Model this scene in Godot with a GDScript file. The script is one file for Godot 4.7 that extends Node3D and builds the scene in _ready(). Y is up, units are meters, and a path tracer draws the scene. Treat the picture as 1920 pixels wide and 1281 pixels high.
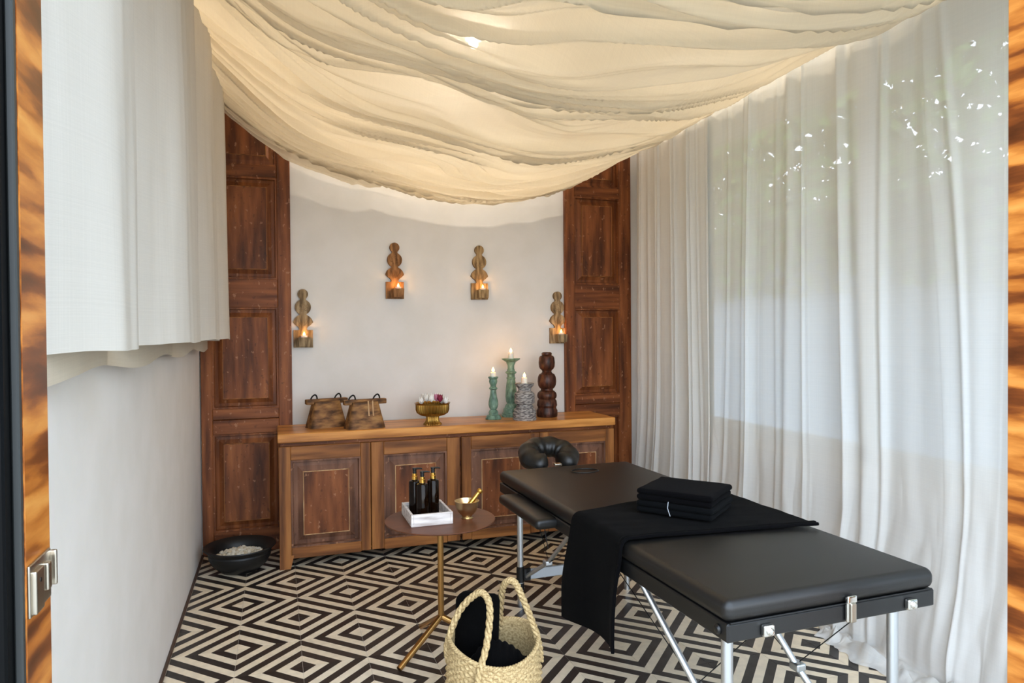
extends Node3D
# A small treatment room: massage table, side table, carved sideboard, draped ceiling and linen curtains.

var M := {}
var used := {}
var rng := RandomNumberGenerator.new()

# ---------------------------------------------------------------- helpers
func numbered(called: String) -> String:
	used[called] = used.get(called, -1) + 1
	return called if used[called] == 0 else "%s_%03d" % [called, used[called]]

func tag(o: Node3D, label: String, category := "", group := "", kind := "") -> Node3D:
	if label: o.set_meta("label", label)
	if category: o.set_meta("category", category)
	if group: o.set_meta("group", group)
	if kind: o.set_meta("kind", kind)
	return o

func thing(called: String, label: String, category: String, at := Vector3.ZERO, turn := 0.0, group := "") -> Node3D:
	var o := Node3D.new()
	o.name = numbered(called)
	add_child(o)
	o.position = at
	o.rotation.y = turn
	tag(o, label, category, group)
	return o

func put(called: String, mesh: Mesh, mat: Material, parent: Node3D = null, at := Vector3.ZERO, basis := Basis()) -> MeshInstance3D:
	var o := MeshInstance3D.new()
	o.mesh = mesh
	o.material_override = mat
	o.name = called if parent else numbered(called)
	(parent if parent else self).add_child(o, true)
	o.transform = Transform3D(basis, at)
	return o

func structure(called: String, mesh: Mesh, mat: Material, at := Vector3.ZERO) -> MeshInstance3D:
	var o := put(called, mesh, mat, null, at)
	o.set_meta("kind", "structure")
	return o

func copy(o: Node3D, at: Vector3, turn := 0.0, label := "") -> Node3D:
	var c: Node3D = o.duplicate()
	c.name = numbered(String(o.name).rstrip("0123456789").trim_suffix("_"))
	add_child(c)
	c.position = at
	c.rotation.y = turn
	if label: c.set_meta("label", label)
	return c

func begin() -> SurfaceTool:
	var st := SurfaceTool.new()
	st.begin(Mesh.PRIMITIVE_TRIANGLES)
	return st

func done(st: SurfaceTool) -> ArrayMesh:
	st.generate_normals()
	return st.commit()

func poly(st: SurfaceTool, p: Array, c: Vector3) -> void:  # a flat convex face turned away from c
	var mid := Vector3.ZERO
	for v in p: mid += v
	mid /= p.size()
	var n: Vector3 = (p[0] - p[2]).cross(p[0] - p[1])
	if n.dot(mid - c) < 0: p.reverse()
	for k in range(1, p.size() - 1):
		for v in [p[0], p[k], p[k + 1]]: st.add_vertex(v)

func add_box(st: SurfaceTool, lo: Vector3, hi: Vector3, b := 0.002, t := Transform3D()) -> void:  # a box with chamfered edges
	var c := (lo + hi) / 2
	var h := (hi - lo) / 2
	b = minf(b, minf(h.x, minf(h.y, h.z)) * 0.9)
	var cw := t * c
	st.set_smooth_group(-1)
	var pt := func(s: Vector3, a: int) -> Vector3:
		var q := h - Vector3.ONE * b
		q[a] = h[a]
		return t * (c + q * s)
	for a in 3:
		var u := (a + 1) % 3
		var w := (a + 2) % 3
		for s in [-1, 1]:
			var f := []
			for k in [[-1, -1], [1, -1], [1, 1], [-1, 1]]:
				var sg := Vector3.ZERO
				sg[a] = s; sg[u] = k[0]; sg[w] = k[1]
				f.append(pt.call(sg, a))
			poly(st, f, cw)
		for s1 in [-1, 1]:
			for s2 in [-1, 1]:
				var e0 := Vector3.ZERO
				e0[u] = s1; e0[w] = s2
				var e1 := e0
				e0[a] = -1; e1[a] = 1
				poly(st, [pt.call(e0, u), pt.call(e1, u), pt.call(e1, w), pt.call(e0, w)], cw)
	for sx in [-1, 1]:
		for sy in [-1, 1]:
			for sz in [-1, 1]:
				var sg := Vector3(sx, sy, sz)
				poly(st, [pt.call(sg, 0), pt.call(sg, 1), pt.call(sg, 2)], cw)

func box(lo: Vector3, hi: Vector3, b := 0.002) -> ArrayMesh:
	var st := begin()
	add_box(st, lo, hi, b)
	return done(st)

func add_lathe(st: SurfaceTool, prof: Array, segs := 32, t := Transform3D(), flute := 0.0, nf := 0) -> void:
	var group := 1
	for k in prof.size() - 1:
		var p: Vector2 = prof[k]
		var q: Vector2 = prof[k + 1]
		if k > 0 and absf((q - p).angle_to(p - prof[k - 1])) > 0.6: group += 1
		st.set_smooth_group(group)
		for j in segs:
			var r := []
			for e in [[p, j], [p, j + 1], [q, j + 1], [q, j]]:
				var a: float = TAU * e[1] / segs
				var rr: float = e[0].x * (1.0 - flute * (0.5 + 0.5 * cos(a * nf)) if flute > 0 else 1.0)
				r.append(t * Vector3(rr * cos(a), e[0].y, rr * sin(a)))
			if p.x > 0.00001:
				for v in [r[0], r[1], r[2]]: st.add_vertex(v)
			if q.x > 0.00001:
				for v in [r[0], r[2], r[3]]: st.add_vertex(v)

func lathe(prof: Array, segs := 32, flute := 0.0, nf := 0) -> ArrayMesh:
	var st := begin()
	add_lathe(st, prof, segs, Transform3D(), flute, nf)
	return done(st)

func add_tube(st: SurfaceTool, pts: Array, r, segs := 12, caps := true) -> void:
	var rings := []
	var n := pts.size()
	var side := Vector3.ZERO
	for k in n:
		var d: Vector3 = (pts[mini(k + 1, n - 1)] - pts[maxi(k - 1, 0)]).normalized()
		if side == Vector3.ZERO: side = d.cross(Vector3.UP if absf(d.y) < 0.9 else Vector3.RIGHT).normalized()
		side = (side - d * side.dot(d)).normalized()
		var up := side.cross(d)
		var ring := []
		var rr: float = r[k] if r is Array else r
		for j in segs:
			ring.append(pts[k] + (side * cos(TAU * j / segs) + up * sin(TAU * j / segs)) * rr)
		rings.append(ring)
	st.set_smooth_group(1)
	for k in n - 1:
		for j in segs:
			var m: Vector3 = (pts[k] + pts[k + 1]) / 2
			poly(st, [rings[k][j], rings[k][(j + 1) % segs], rings[k + 1][(j + 1) % segs], rings[k + 1][j]], m)
	if caps:
		st.set_smooth_group(-1)
		poly(st, rings[0].duplicate(), pts[1])
		poly(st, rings[n - 1].duplicate(), pts[n - 2])

func tube(pts: Array, r, segs := 12) -> ArrayMesh:
	var st := begin()
	add_tube(st, pts, r, segs)
	return done(st)

func smooth_path(ctrl: Array, steps: int) -> Array:
	var out := []
	var n := ctrl.size()
	for k in n - 1:
		for s in steps:
			var p: Vector3 = ctrl[k]
			out.append(p.cubic_interpolate(ctrl[k + 1], ctrl[maxi(k - 1, 0)], ctrl[mini(k + 2, n - 1)], float(s) / steps))
	out.append(ctrl[n - 1])
	return out

func add_extrude(st: SurfaceTool, pg: PackedVector2Array, z0: float, z1: float, t := Transform3D()) -> void:
	var tri := Geometry2D.triangulate_polygon(pg)
	st.set_smooth_group(-1)
	for k in range(0, tri.size(), 3):
		for z in [z0, z1]:
			var f := []
			for e in 3: f.append(t * Vector3(pg[tri[k + e]].x, pg[tri[k + e]].y, z))
			poly(st, f, t * Vector3(f[0].x, f[0].y, (z0 + z1) / 2) if t == Transform3D() else (f[0] + f[1] + f[2]) / 3 + t.basis.z * ((z0 + z1) / 2 - z))
	var cw := Geometry2D.is_polygon_clockwise(pg)
	for k in pg.size():
		var a := pg[k]
		var b := pg[(k + 1) % pg.size()]
		var nrm := (b - a).orthogonal() * (1.0 if cw else -1.0)
		var m := (a + b) / 2 + nrm.normalized() * 0.001
		for flip in [0]:
			var inside := Vector3((a.x + b.x) / 2, (a.y + b.y) / 2, (z0 + z1) / 2) * 2 - Vector3(m.x, m.y, (z0 + z1) / 2)
			if Geometry2D.is_point_in_polygon(m, pg): inside = Vector3(m.x, m.y, (z0 + z1) / 2)
			poly(st, [t * Vector3(a.x, a.y, z0), t * Vector3(b.x, b.y, z0), t * Vector3(b.x, b.y, z1), t * Vector3(a.x, a.y, z1)], t * inside)

func grid(f: Callable, nu: int, nv: int, uv := Vector2.ONE) -> ArrayMesh:
	var st := begin()
	st.set_smooth_group(0)
	for j in nv + 1:
		for i in nu + 1:
			var a := float(i) / nu
			var b := float(j) / nv
			st.set_uv(Vector2(a, b) * uv)
			st.add_vertex(f.call(a, b))
	for j in nv:
		for i in nu:
			var k := j * (nu + 1) + i
			for e in [k, k + 1, k + nu + 2, k, k + nu + 2, k + nu + 1]: st.add_index(e)
	return done(st)

func add_rbox(st: SurfaceTool, h: Vector3, r: float, t := Transform3D(), n := 4, crown := 0.0) -> void:  # a soft cushion-like box
	var ax := []
	for a in 3:
		var l := []
		for k in n + 1: l.append(-h[a] + r * k / n)
		for k in range(1, 6): l.append(-h[a] + r + 2 * (h[a] - r) * k / 6.0)
		for k in n + 1: l.append(h[a] - r + r * k / n)
		ax.append(l)
	st.set_smooth_group(1)
	var q := h - Vector3.ONE * r
	for a in 3:
		var u := (a + 1) % 3
		var w := (a + 2) % 3
		for s in [-1.0, 1.0]:
			for i in ax[u].size() - 1:
				for j in ax[w].size() - 1:
					var f := []
					for e in [[i, j], [i + 1, j], [i + 1, j + 1], [i, j + 1]]:
						var p := Vector3.ZERO
						p[a] = s * h[a]; p[u] = ax[u][e[0]]; p[w] = ax[w][e[1]]
						var c := p.clamp(-q, q)
						var d := p - c
						p = c + (d.normalized() * r if d.length() > 0 else d)
						if p.y > 0 and crown != 0.0:
							p.y += crown * (1 - pow(absf(p.x / h.x), 2.5)) * (1 - pow(absf(p.z / h.z), 2.5)) * p.y / h.y
						f.append(t * p)
					poly(st, f, t.origin)

func rbox(h: Vector3, r: float, n := 4, crown := 0.0) -> ArrayMesh:
	var st := begin()
	add_rbox(st, h, r, Transform3D(), n, crown)
	return done(st)

# ---------------------------------------------------------------- materials
func mat(key: String, c: Color, rough := 0.6, metal := 0.0) -> StandardMaterial3D:
	var m := StandardMaterial3D.new()
	m.resource_name = key
	m.albedo_color = c
	m.roughness = rough
	m.metallic = metal
	M[key] = m
	return m

func noise(freq: float, cols: Array, offs: Array, sd := 1, size := 512, oct := 5, warp := 0.0, kind := FastNoiseLite.TYPE_SIMPLEX_SMOOTH) -> NoiseTexture2D:
	var n := FastNoiseLite.new()
	n.noise_type = kind
	n.seed = sd
	n.frequency = freq
	n.fractal_octaves = oct
	if warp > 0:
		n.domain_warp_enabled = true
		n.domain_warp_amplitude = warp
		n.domain_warp_frequency = freq * 0.7
	var t := NoiseTexture2D.new()
	t.width = size
	t.height = size
	t.seamless = true
	t.noise = n
	if cols.size():
		var g := Gradient.new()
		g.colors = PackedColorArray(cols)
		g.offsets = PackedFloat32Array(offs)
		t.color_ramp = g
	return t

func wood(key: String, cols: Array, axis: int, across := 2.2, along := 0.22, rough := 0.55, bump := 0.06, sd := 3, wear := 0.0) -> StandardMaterial3D:
	var m := mat(key, Color.WHITE, rough)
	var sc := Vector3.ONE * across
	sc[axis] = along
	m.uv1_triplanar = true
	m.uv1_scale = sc
	m.uv1_offset = Vector3(sd * 0.137, sd * 0.291, sd * 0.173)
	m.uv1_triplanar_sharpness = 6.0
	m.metallic_specular = 0.36
	m.albedo_texture = noise(0.012, cols, [0.0, 0.33, 0.5, 0.68, 1.0], sd, 512, 5, 25.0)
	m.heightmap_enabled = true
	m.heightmap_texture = grain_tex
	m.heightmap_scale = bump
	if wear > 0:  # flaked paint and pale scuffs, as an outline of their own
		m.detail_enabled = true
		m.detail_blend_mode = BaseMaterial3D.BLEND_MODE_MIX
		m.detail_albedo = scuff_col
		m.detail_uv_layer = BaseMaterial3D.DETAIL_UV_2
		m.uv2_triplanar = true
		m.uv2_scale = Vector3(1.9, 1.3, 1.9)
	return m

var grain_tex: NoiseTexture2D
var scuff_col: NoiseTexture2D

func weave(sd: int, lo: float, hi: float, slub: float) -> ImageTexture:  # plain linen weave with slubs
	var r := RandomNumberGenerator.new()
	r.seed = sd
	var n := 512
	var im := Image.create(n, n, false, Image.FORMAT_RGB8)
	var row := []
	var col := []
	for k in n:
		row.append(r.randf())
		col.append(r.randf())
	var rs := FastNoiseLite.new()
	rs.seed = sd
	rs.frequency = 0.03
	for y in n:
		for x in n:
			var over := (x + y) % 2 == 0
			var v: float = 0.5 * row[y] * (0.6 + 0.4 * rs.get_noise_2d(x * 0.6, y * 30.0)) + 0.5 * col[x] * (0.6 + 0.4 * rs.get_noise_2d(x * 30.0, y * 0.6))
			v = lerpf(v, 0.75 if over else 0.25, 0.25)
			var g := clampf(lerpf(hi, lo, slub * (1.0 - v) + (1.0 - slub) * 0.5), 0, 1)
			im.set_pixel(x, y, Color(g, g, g))
	return ImageTexture.create_from_image(im)

func cloth(key: String, c: Color, back: float, tex: Texture2D, alpha := 1.0) -> StandardMaterial3D:
	var m := mat(key, c, 0.95)
	m.metallic_specular = 0.2
	m.albedo_texture = tex
	m.backlight_enabled = true
	m.backlight = Color(back, back, back).linear_to_srgb()
	m.cull_mode = BaseMaterial3D.CULL_DISABLED
	if alpha < 1.0:
		m.transparency = BaseMaterial3D.TRANSPARENCY_ALPHA
		m.albedo_color.a = alpha
	return m

func materials() -> void:
	grain_tex = noise(0.03, [], [], 11, 512, 4, 15.0)
	scuff_col = noise(0.012, [Color(0.16, 0.08, 0.05, 0.45), Color(0.16, 0.08, 0.05, 0.0), Color(0.66, 0.48, 0.36, 0.0), Color(0.66, 0.48, 0.36, 0.6)], [0.12, 0.24, 0.80, 0.85], 21, 1024, 7, 30.0)
	var red := [Color(0.25, 0.13, 0.06), Color(0.38, 0.205, 0.10), Color(0.45, 0.25, 0.125), Color(0.51, 0.295, 0.155), Color(0.60, 0.37, 0.20)]
	var oak := [Color(0.31, 0.175, 0.085), Color(0.45, 0.275, 0.135), Color(0.53, 0.33, 0.165), Color(0.59, 0.38, 0.195), Color(0.67, 0.455, 0.25)]
	var honey := [Color(0.52, 0.31, 0.14), Color(0.68, 0.44, 0.21), Color(0.76, 0.51, 0.255), Color(0.82, 0.57, 0.30), Color(0.88, 0.65, 0.38)]
	var dusty := [Color(0.24, 0.15, 0.11), Color(0.36, 0.24, 0.18), Color(0.43, 0.295, 0.225), Color(0.49, 0.34, 0.26), Color(0.57, 0.42, 0.33)]
	var jamb := [Color(0.25, 0.12, 0.05), Color(0.46, 0.24, 0.10), Color(0.68, 0.40, 0.16), Color(0.80, 0.52, 0.24), Color(0.88, 0.64, 0.34)]
	var grey := [Color(0.32, 0.26, 0.20), Color(0.48, 0.40, 0.31), Color(0.58, 0.49, 0.39), Color(0.66, 0.57, 0.46), Color(0.75, 0.67, 0.56)]
	wood("door_wood_upright", red, 1, 2.4, 0.2, 0.5, 0.06, 3, 1.0)
	wood("door_wood_level", red, 0, 2.4, 0.2, 0.5, 0.06, 4, 1.0)
	wood("door_panel_wood", red, 1, 1.8, 0.25, 0.5, 0.08, 9, 1.0)
	wood("door_bead_wood", oak, 1, 2.4, 0.2, 0.5, 0.06, 5, 1.0)
	wood("cabinet_wood_upright", oak, 1, 2.2, 0.2, 0.5, 0.06, 6)
	wood("cabinet_wood_level", oak, 0, 2.2, 0.2, 0.5, 0.06, 7)
	wood("cabinet_panel_wood", dusty, 1, 1.8, 0.25, 0.55, 0.08, 8, 1.0)
	wood("cabinet_field_wood", red, 1, 1.8, 0.25, 0.5, 0.08, 15, 1.0)
	wood("worn_highlight_edge", [Color(0.46, 0.30, 0.17), Color(0.58, 0.42, 0.27), Color(0.68, 0.53, 0.37), Color(0.74, 0.60, 0.44), Color(0.82, 0.70, 0.54)], 1, 4.0, 0.8, 0.6, 0.03, 25)  # pale wood: wear plus the bright highlights along the bead edges, as colour
	wood("slab_wood", honey, 0, 2.0, 0.18, 0.32, 0.03, 12)
	wood("jamb_wood", jamb, 2, 1.9, 0.35, 0.3, 0.02, 13)
	wood("carved_wood", grey, 1, 5.0, 1.0, 0.75, 0.1, 14)
	wood("bell_wood", [Color(0.18, 0.11, 0.06), Color(0.36, 0.24, 0.13), Color(0.48, 0.33, 0.19), Color(0.56, 0.40, 0.23), Color(0.66, 0.5, 0.31)], 0, 3.0, 1.1, 0.6, 0.1, 16)
	wood("totem_wood", [Color(0.10, 0.05, 0.035), Color(0.2, 0.11, 0.075), Color(0.28, 0.155, 0.105), Color(0.33, 0.19, 0.13), Color(0.42, 0.26, 0.18)], 1, 5.0, 1.5, 0.38, 0.08, 17)
	wood("tray_wood", [Color(0.62, 0.57, 0.54), Color(0.74, 0.7, 0.68), Color(0.8, 0.77, 0.75), Color(0.85, 0.82, 0.8), Color(0.9, 0.88, 0.86)], 0, 6.0, 1.0, 0.6, 0.03, 18)
	# limewashed holder: dark wood with flaking white wash in rings
	wood("limed_wood", [Color(0.24, 0.22, 0.23), Color(0.38, 0.36, 0.36), Color(0.54, 0.52, 0.50), Color(0.66, 0.64, 0.62), Color(0.80, 0.78, 0.75)], 0, 9.0, 2.2, 0.7, 0.12, 19)
	M["limed_wood"].uv1_scale = Vector3(4.0, 16.0, 4.0)
	wood("green_glaze", [Color(0.26, 0.34, 0.29), Color(0.36, 0.47, 0.41), Color(0.41, 0.53, 0.46), Color(0.45, 0.57, 0.50), Color(0.60, 0.68, 0.61)], 1, 5.0, 2.5, 0.35, 0.04, 20)
	wood("table_brown", [Color(0.30, 0.165, 0.10), Color(0.34, 0.195, 0.125), Color(0.365, 0.21, 0.135), Color(0.39, 0.225, 0.145), Color(0.43, 0.25, 0.165)], 0, 1.5, 0.6, 0.42, 0.01, 22)
	var plaster := noise(0.01, [Color(0.845, 0.83, 0.81), Color(0.865, 0.85, 0.835)], [0.2, 0.8], 31, 512, 5)
	var w := mat("plaster", Color.WHITE, 0.85)
	w.albedo_texture = plaster
	w.uv1_triplanar = true
	w.uv1_scale = Vector3.ONE * 0.7
	w.heightmap_enabled = true
	w.heightmap_texture = grain_tex
	w.heightmap_scale = 0.03
	for e in [["tile_light", Color(0.93, 0.87, 0.765)], ["tile_light_warm", Color(0.915, 0.85, 0.74)], ["tile_dark", Color(0.155, 0.135, 0.125)], ["tile_dark_worn", Color(0.19, 0.165, 0.15)], ["tile_border", Color(0.78, 0.72, 0.65)]]:
		var t := mat(e[0], e[1], 0.42)
		t.albedo_texture = noise(0.03, [Color(0.95, 0.95, 0.95), Color.WHITE], [0.2, 0.7], 41, 256, 5)
		t.uv1_triplanar = true
		t.uv1_world_triplanar = true
		t.uv1_scale = Vector3.ONE * 2.3
		t.roughness_texture = noise(0.02, [Color(0.75, 0.75, 0.75), Color.WHITE], [0.2, 0.8], 43, 256, 4)
	mat("grout", Color(0.80, 0.77, 0.72), 0.9)
	mat("black_paint", Color(0.03, 0.033, 0.037), 0.35).metallic_specular = 0.2
	mat("grey_seal", Color(0.17, 0.18, 0.18), 0.5)
	mat("dark_skirting", Color(0.27, 0.19, 0.14), 0.5)
	mat("steel", Color(0.72, 0.69, 0.64), 0.28, 1.0)
	mat("chrome", Color(0.85, 0.84, 0.82), 0.12, 1.0)
	mat("aluminium", Color(0.80, 0.82, 0.84), 0.36, 1.0)
	mat("brushed_plate", Color(0.74, 0.77, 0.80), 0.5, 0.6)
	mat("gold", Color(0.88, 0.68, 0.33), 0.24, 1.0)
	mat("brass_old", Color(0.64, 0.49, 0.24), 0.3, 1.0)
	mat("brass_satin", Color(0.84, 0.75, 0.58), 0.3, 1.0)
	mat("brass_tube", Color(0.70, 0.53, 0.31), 0.28, 1.0)
	mat("black_plastic", Color(0.03, 0.03, 0.033), 0.35)
	mat("black_cord", Color(0.03, 0.03, 0.03), 0.7)
	mat("iron", Color(0.06, 0.055, 0.05), 0.5, 0.6)
	mat("black_clay", Color(0.055, 0.055, 0.055), 0.5)
	mat("wax", Color(0.93, 0.90, 0.84), 0.5).subsurf_scatter_enabled = true
	M["wax"].subsurf_scatter_strength = 0.3
	mat("tealight_tin", Color(0.75, 0.73, 0.7), 0.3, 1.0)
	mat("pebble_pale", Color(0.86, 0.83, 0.76), 0.6)
	mat("pebble_cream", Color(0.80, 0.74, 0.63), 0.6)
	mat("petal_white", Color(0.93, 0.91, 0.88), 0.7)
	mat("petal_pink", Color(0.85, 0.55, 0.66), 0.7)
	mat("petal_crimson", Color(0.50, 0.07, 0.20), 0.7)
	mat("flame", Color(1.0, 0.85, 0.55), 0.6)
	M["flame"].emission_enabled = true
	M["flame"].emission = Color(1.0, 0.80, 0.45)
	M["flame"].emission_energy_multiplier = 9.0
	mat("bulb_glow", Color(1, 0.93, 0.82), 0.5)
	M["bulb_glow"].emission_enabled = true
	M["bulb_glow"].emission = Color(1.0, 0.88, 0.70)
	M["bulb_glow"].emission_energy_multiplier = 60.0
	mat("lamp_white", Color(0.85, 0.85, 0.84), 0.5)
	var leather := mat("leather", Color(0.052, 0.048, 0.046), 0.42)
	leather.uv1_triplanar = true
	leather.uv1_scale = Vector3.ONE * 9.0
	leather.heightmap_enabled = true
	leather.heightmap_texture = noise(0.08, [], [], 51, 512, 3, 0.0, FastNoiseLite.TYPE_CELLULAR)
	leather.heightmap_scale = 0.012
	mat("frame_vinyl", Color(0.04, 0.042, 0.045), 0.45)
	var terry := noise(0.25, [Color(0.55, 0.55, 0.55), Color.WHITE], [0.2, 0.8], 61, 512, 2)
	for e in [["towel_black", Color(0.022, 0.021, 0.022)], ["towel_slate", Color(0.045, 0.052, 0.06)], ["towel_aubergine", Color(0.03, 0.027, 0.036)]]:
		var t := mat(e[0], e[1], 1.0)
		t.albedo_texture = terry
		t.uv1_triplanar = true
		t.uv1_scale = Vector3.ONE * 4.0
		t.metallic_specular = 0.2
		t.rim_enabled = true
		t.rim = 0.06
		t.heightmap_enabled = true
		t.heightmap_texture = terry
		t.heightmap_scale = 0.15
	var straw := mat("seagrass", Color.WHITE, 0.8)
	straw.albedo_texture = noise(0.04, [Color(0.47, 0.38, 0.24), Color(0.70, 0.60, 0.42), Color(0.82, 0.73, 0.55)], [0.15, 0.5, 0.85], 71, 512, 4)
	straw.uv1_triplanar = true
	straw.uv1_scale = Vector3.ONE * 5.0
	var amber := mat("amber_glass", Color(0.06, 0.022, 0.008), 0.06)
	amber.metallic_specular = 0.3
	var pane := mat("window_glass", Color(0.95, 1.0, 0.98, 0.06), 0.03)
	pane.transparency = BaseMaterial3D.TRANSPARENCY_ALPHA
	var linen := weave(5, 0.87, 1.0, 0.75)
	var voile := weave(6, 0.90, 1.0, 0.7)
	cloth("linen_white", Color(0.89, 0.87, 0.835), 0.35, linen)
	cloth("linen_lining", Color(0.86, 0.81, 0.73), 0.35, linen)
	cloth("linen_sheer", Color(0.965, 0.96, 0.945), 0.42, voile, 0.82)
	cloth("linen_drape", Color(0.93, 0.88, 0.78), 0.9, voile, 0.93)
	for k in ["linen_white", "linen_lining"]:
		M[k].uv1_scale = Vector3(3.2, 3.2, 1)
	mat("garden_wall_paint", Color(0.60, 0.68, 0.76), 0.8)
	mat("lawn", Color(0.22, 0.30, 0.13), 0.9)
	mat("terrace_stone", Color(0.70, 0.68, 0.64), 0.8)
	mat("bark", Color(0.25, 0.19, 0.13), 0.9)
	var leaf := mat("leaf", Color(0.36, 0.50, 0.20), 0.5)
	leaf.cull_mode = BaseMaterial3D.CULL_DISABLED
	leaf.backlight_enabled = true
	leaf.backlight = Color(0.6, 0.6, 0.6)

# ---------------------------------------------------------------- setting
func setting() -> void:
	# floor: cement tiles 25 cm square, ten diagonal bands each, set so that four make a nest of squares
	var fl := structure("floor", box(Vector3(-0.30, -0.06, -0.70), Vector3(2.64, -0.0012, 2.727), 0.0), M.grout)
	var variants := []
	for v in 2:
		var am := ArrayMesh.new()
		for tone in 2:
			var st := begin()
			st.set_smooth_group(-1)
			var s := 0.2486
			for b in 10:
				if b % 2 != tone: continue
				var p := []
				var u0 := b / 10.0 * 2
				var u1 := (b + 1) / 10.0 * 2
				for u in [u0, u1]:
					var seg := [Vector2(u, 0), Vector2(0, u)] if u <= 1.0001 else [Vector2(1, u - 1), Vector2(u - 1, 1)]
					if u == u1: seg.reverse()
					for q in seg: p.append(Vector3((q.x - 0.5) * s, 0, (q.y - 0.5) * s))
				poly(st, p, Vector3(0, -1, 0))
				if b < 5:  # the two outer edges at the dark corner
					for a in [[Vector2(u0, 0), Vector2(u1, 0)], [Vector2(0, u0), Vector2(0, u1)]]:
						var e0 := Vector3((a[0].x - 0.5) * s, 0, (a[0].y - 0.5) * s)
						var e1 := Vector3((a[1].x - 0.5) * s, 0, (a[1].y - 0.5) * s)
						poly(st, [e0, e1, e1 + Vector3(0, -0.004, 0), e0 + Vector3(0, -0.004, 0)], Vector3.ZERO)
				else:
					for a in [[Vector2(1, u0 - 1), Vector2(1, u1 - 1)], [Vector2(u0 - 1, 1), Vector2(u1 - 1, 1)]]:
						var e0 := Vector3((a[0].x - 0.5) * s, 0, (a[0].y - 0.5) * s)
						var e1 := Vector3((a[1].x - 0.5) * s, 0, (a[1].y - 0.5) * s)
						poly(st, [e0, e1, e1 + Vector3(0, -0.004, 0), e0 + Vector3(0, -0.004, 0)], Vector3.ZERO)
			st.generate_normals()
			am = st.commit(am)
		am.surface_set_material(0, M["tile_dark" if v == 0 else "tile_dark_worn"])
		am.surface_set_material(1, M["tile_light" if v == 0 else "tile_light_warm"])
		variants.append(am)
	for j in range(-3, 11):
		for i in range(-1, 10):
			var di := i if posmod(i, 2) == 1 else i + 1   # the dark corner lies at odd i, even j
			var dj := j if posmod(j, 2) == 0 else j + 1
			var o := MeshInstance3D.new()
			o.name = "tile"
			o.mesh = variants[rng.randi() % 2]
			fl.add_child(o, true)
			var quarter := {"00": 0, "01": 1, "11": 2, "10": 3}   # turn the dark corner from (-,-) to where it belongs
			var k: int = quarter["%d%d" % [di - i, dj - j]]
			o.transform = Transform3D(Basis(Vector3.UP, PI / 2 * k), Vector3((i + 0.5) * 0.25, rng.randf_range(-0.0002, 0.0002), (j + 0.5) * 0.25))
	for j in range(-3, 11):
		put("border_tile", box(Vector3(2.501, -0.004, j * 0.25 + 0.001), Vector3(2.639, 0.0, j * 0.25 + 0.249), 0.0), M.tile_border, fl)
	structure("baseboard_left", box(Vector3(-0.262, 0, -0.60), Vector3(-0.250, 0.012, 2.60), 0.002), M.dark_skirting)
	# walls, ceiling
	structure("wall_left", box(Vector3(-0.40, -0.06, -0.80), Vector3(-0.262, 3.1, 2.62), 0.0), M.plaster)
	structure("wall_back", box(Vector3(-0.262, -0.06, -0.80), Vector3(2.64, 3.1, -0.64), 0.0), M.plaster)
	structure("ceiling", box(Vector3(-0.40, 3.1, -0.80), Vector3(2.79, 3.22, 2.727), 0.0), M.plaster)
	var st := begin()   # right wall round its window
	add_box(st, Vector3(2.64, -0.06, -0.80), Vector3(2.79, 3.1, 0.05), 0.0)
	add_box(st, Vector3(2.64, -0.06, 0.05), Vector3(2.79, 0.70, 2.62), 0.0)
	add_box(st, Vector3(2.64, 2.75, 0.05), Vector3(2.79, 3.1, 2.62), 0.0)
	structure("wall_right", done(st), M.plaster)
	st = begin()        # front wall with the wide doorway that the camera looks through
	add_box(st, Vector3(-1.4, -0.06, 2.622), Vector3(-0.19, 3.1, 2.727), 0.0)
	add_box(st, Vector3(2.64, -0.06, 2.622), Vector3(4.2, 3.1, 2.727), 0.0)
	add_box(st, Vector3(-0.19, 2.72, 2.622), Vector3(2.64, 3.1, 2.727), 0.0)
	structure("wall_front", done(st), M.plaster)
	structure("trim_1", box(Vector3(-0.19, 0, 2.622), Vector3(-0.156, 2.7, 2.727), 0.001), M.jamb_wood)
	structure("trim_2", box(Vector3(1.828, 0, 2.622), Vector3(1.862, 2.7, 2.727), 0.001), M.jamb_wood)
	structure("trim_3", box(Vector3(-0.19, 2.7, 2.622), Vector3(2.64, 2.72, 2.727), 0.001), M.jamb_wood)
	structure("added_window_2", box(Vector3(1.862, 0.0, 2.668), Vector3(2.64, 2.7, 2.676), 0.0), M.window_glass)   # unseen fixed glass, added beside the doorway to let daylight onto the sheer curtain
	var dr := structure("door_1", box(Vector3(-1.15, 0.01, 2.728), Vector3(-0.167, 2.7, 2.766), 0.003), M.black_paint)   # black sliding leaf, run back along the outer face
	put("edge_seal", box(Vector3(-0.167, 0.01, 2.728), Vector3(-0.157, 2.7, 2.740), 0.002), M.grey_seal, dr)
	# window behind the sheer curtains
	st = begin()
	for z in [0.05, 1.31, 2.55]: add_box(st, Vector3(2.69, 0.70, z), Vector3(2.75, 2.75, z + 0.07), 0.004)
	for y in [0.70, 2.68]: add_box(st, Vector3(2.69, y, 0.05), Vector3(2.75, y + 0.07, 2.62), 0.004)
	var win := structure("window_1", done(st), M.lamp_white)
	for z in [0.12, 1.38]: put("pane", box(Vector3(2.716, 0.77, z), Vector3(2.722, 2.68, z + 1.18), 0.0), M.window_glass, win)
	# outside: terrace where the camera stands, garden beyond the window
	structure("terrace", box(Vector3(-6, -0.10, 2.727), Vector3(10, -0.005, 12), 0.0), M.terrace_stone)
	structure("garden_ground", box(Vector3(2.79, -0.12, -8), Vector3(16, -0.02, 2.727), 0.0), M.lawn)
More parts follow.
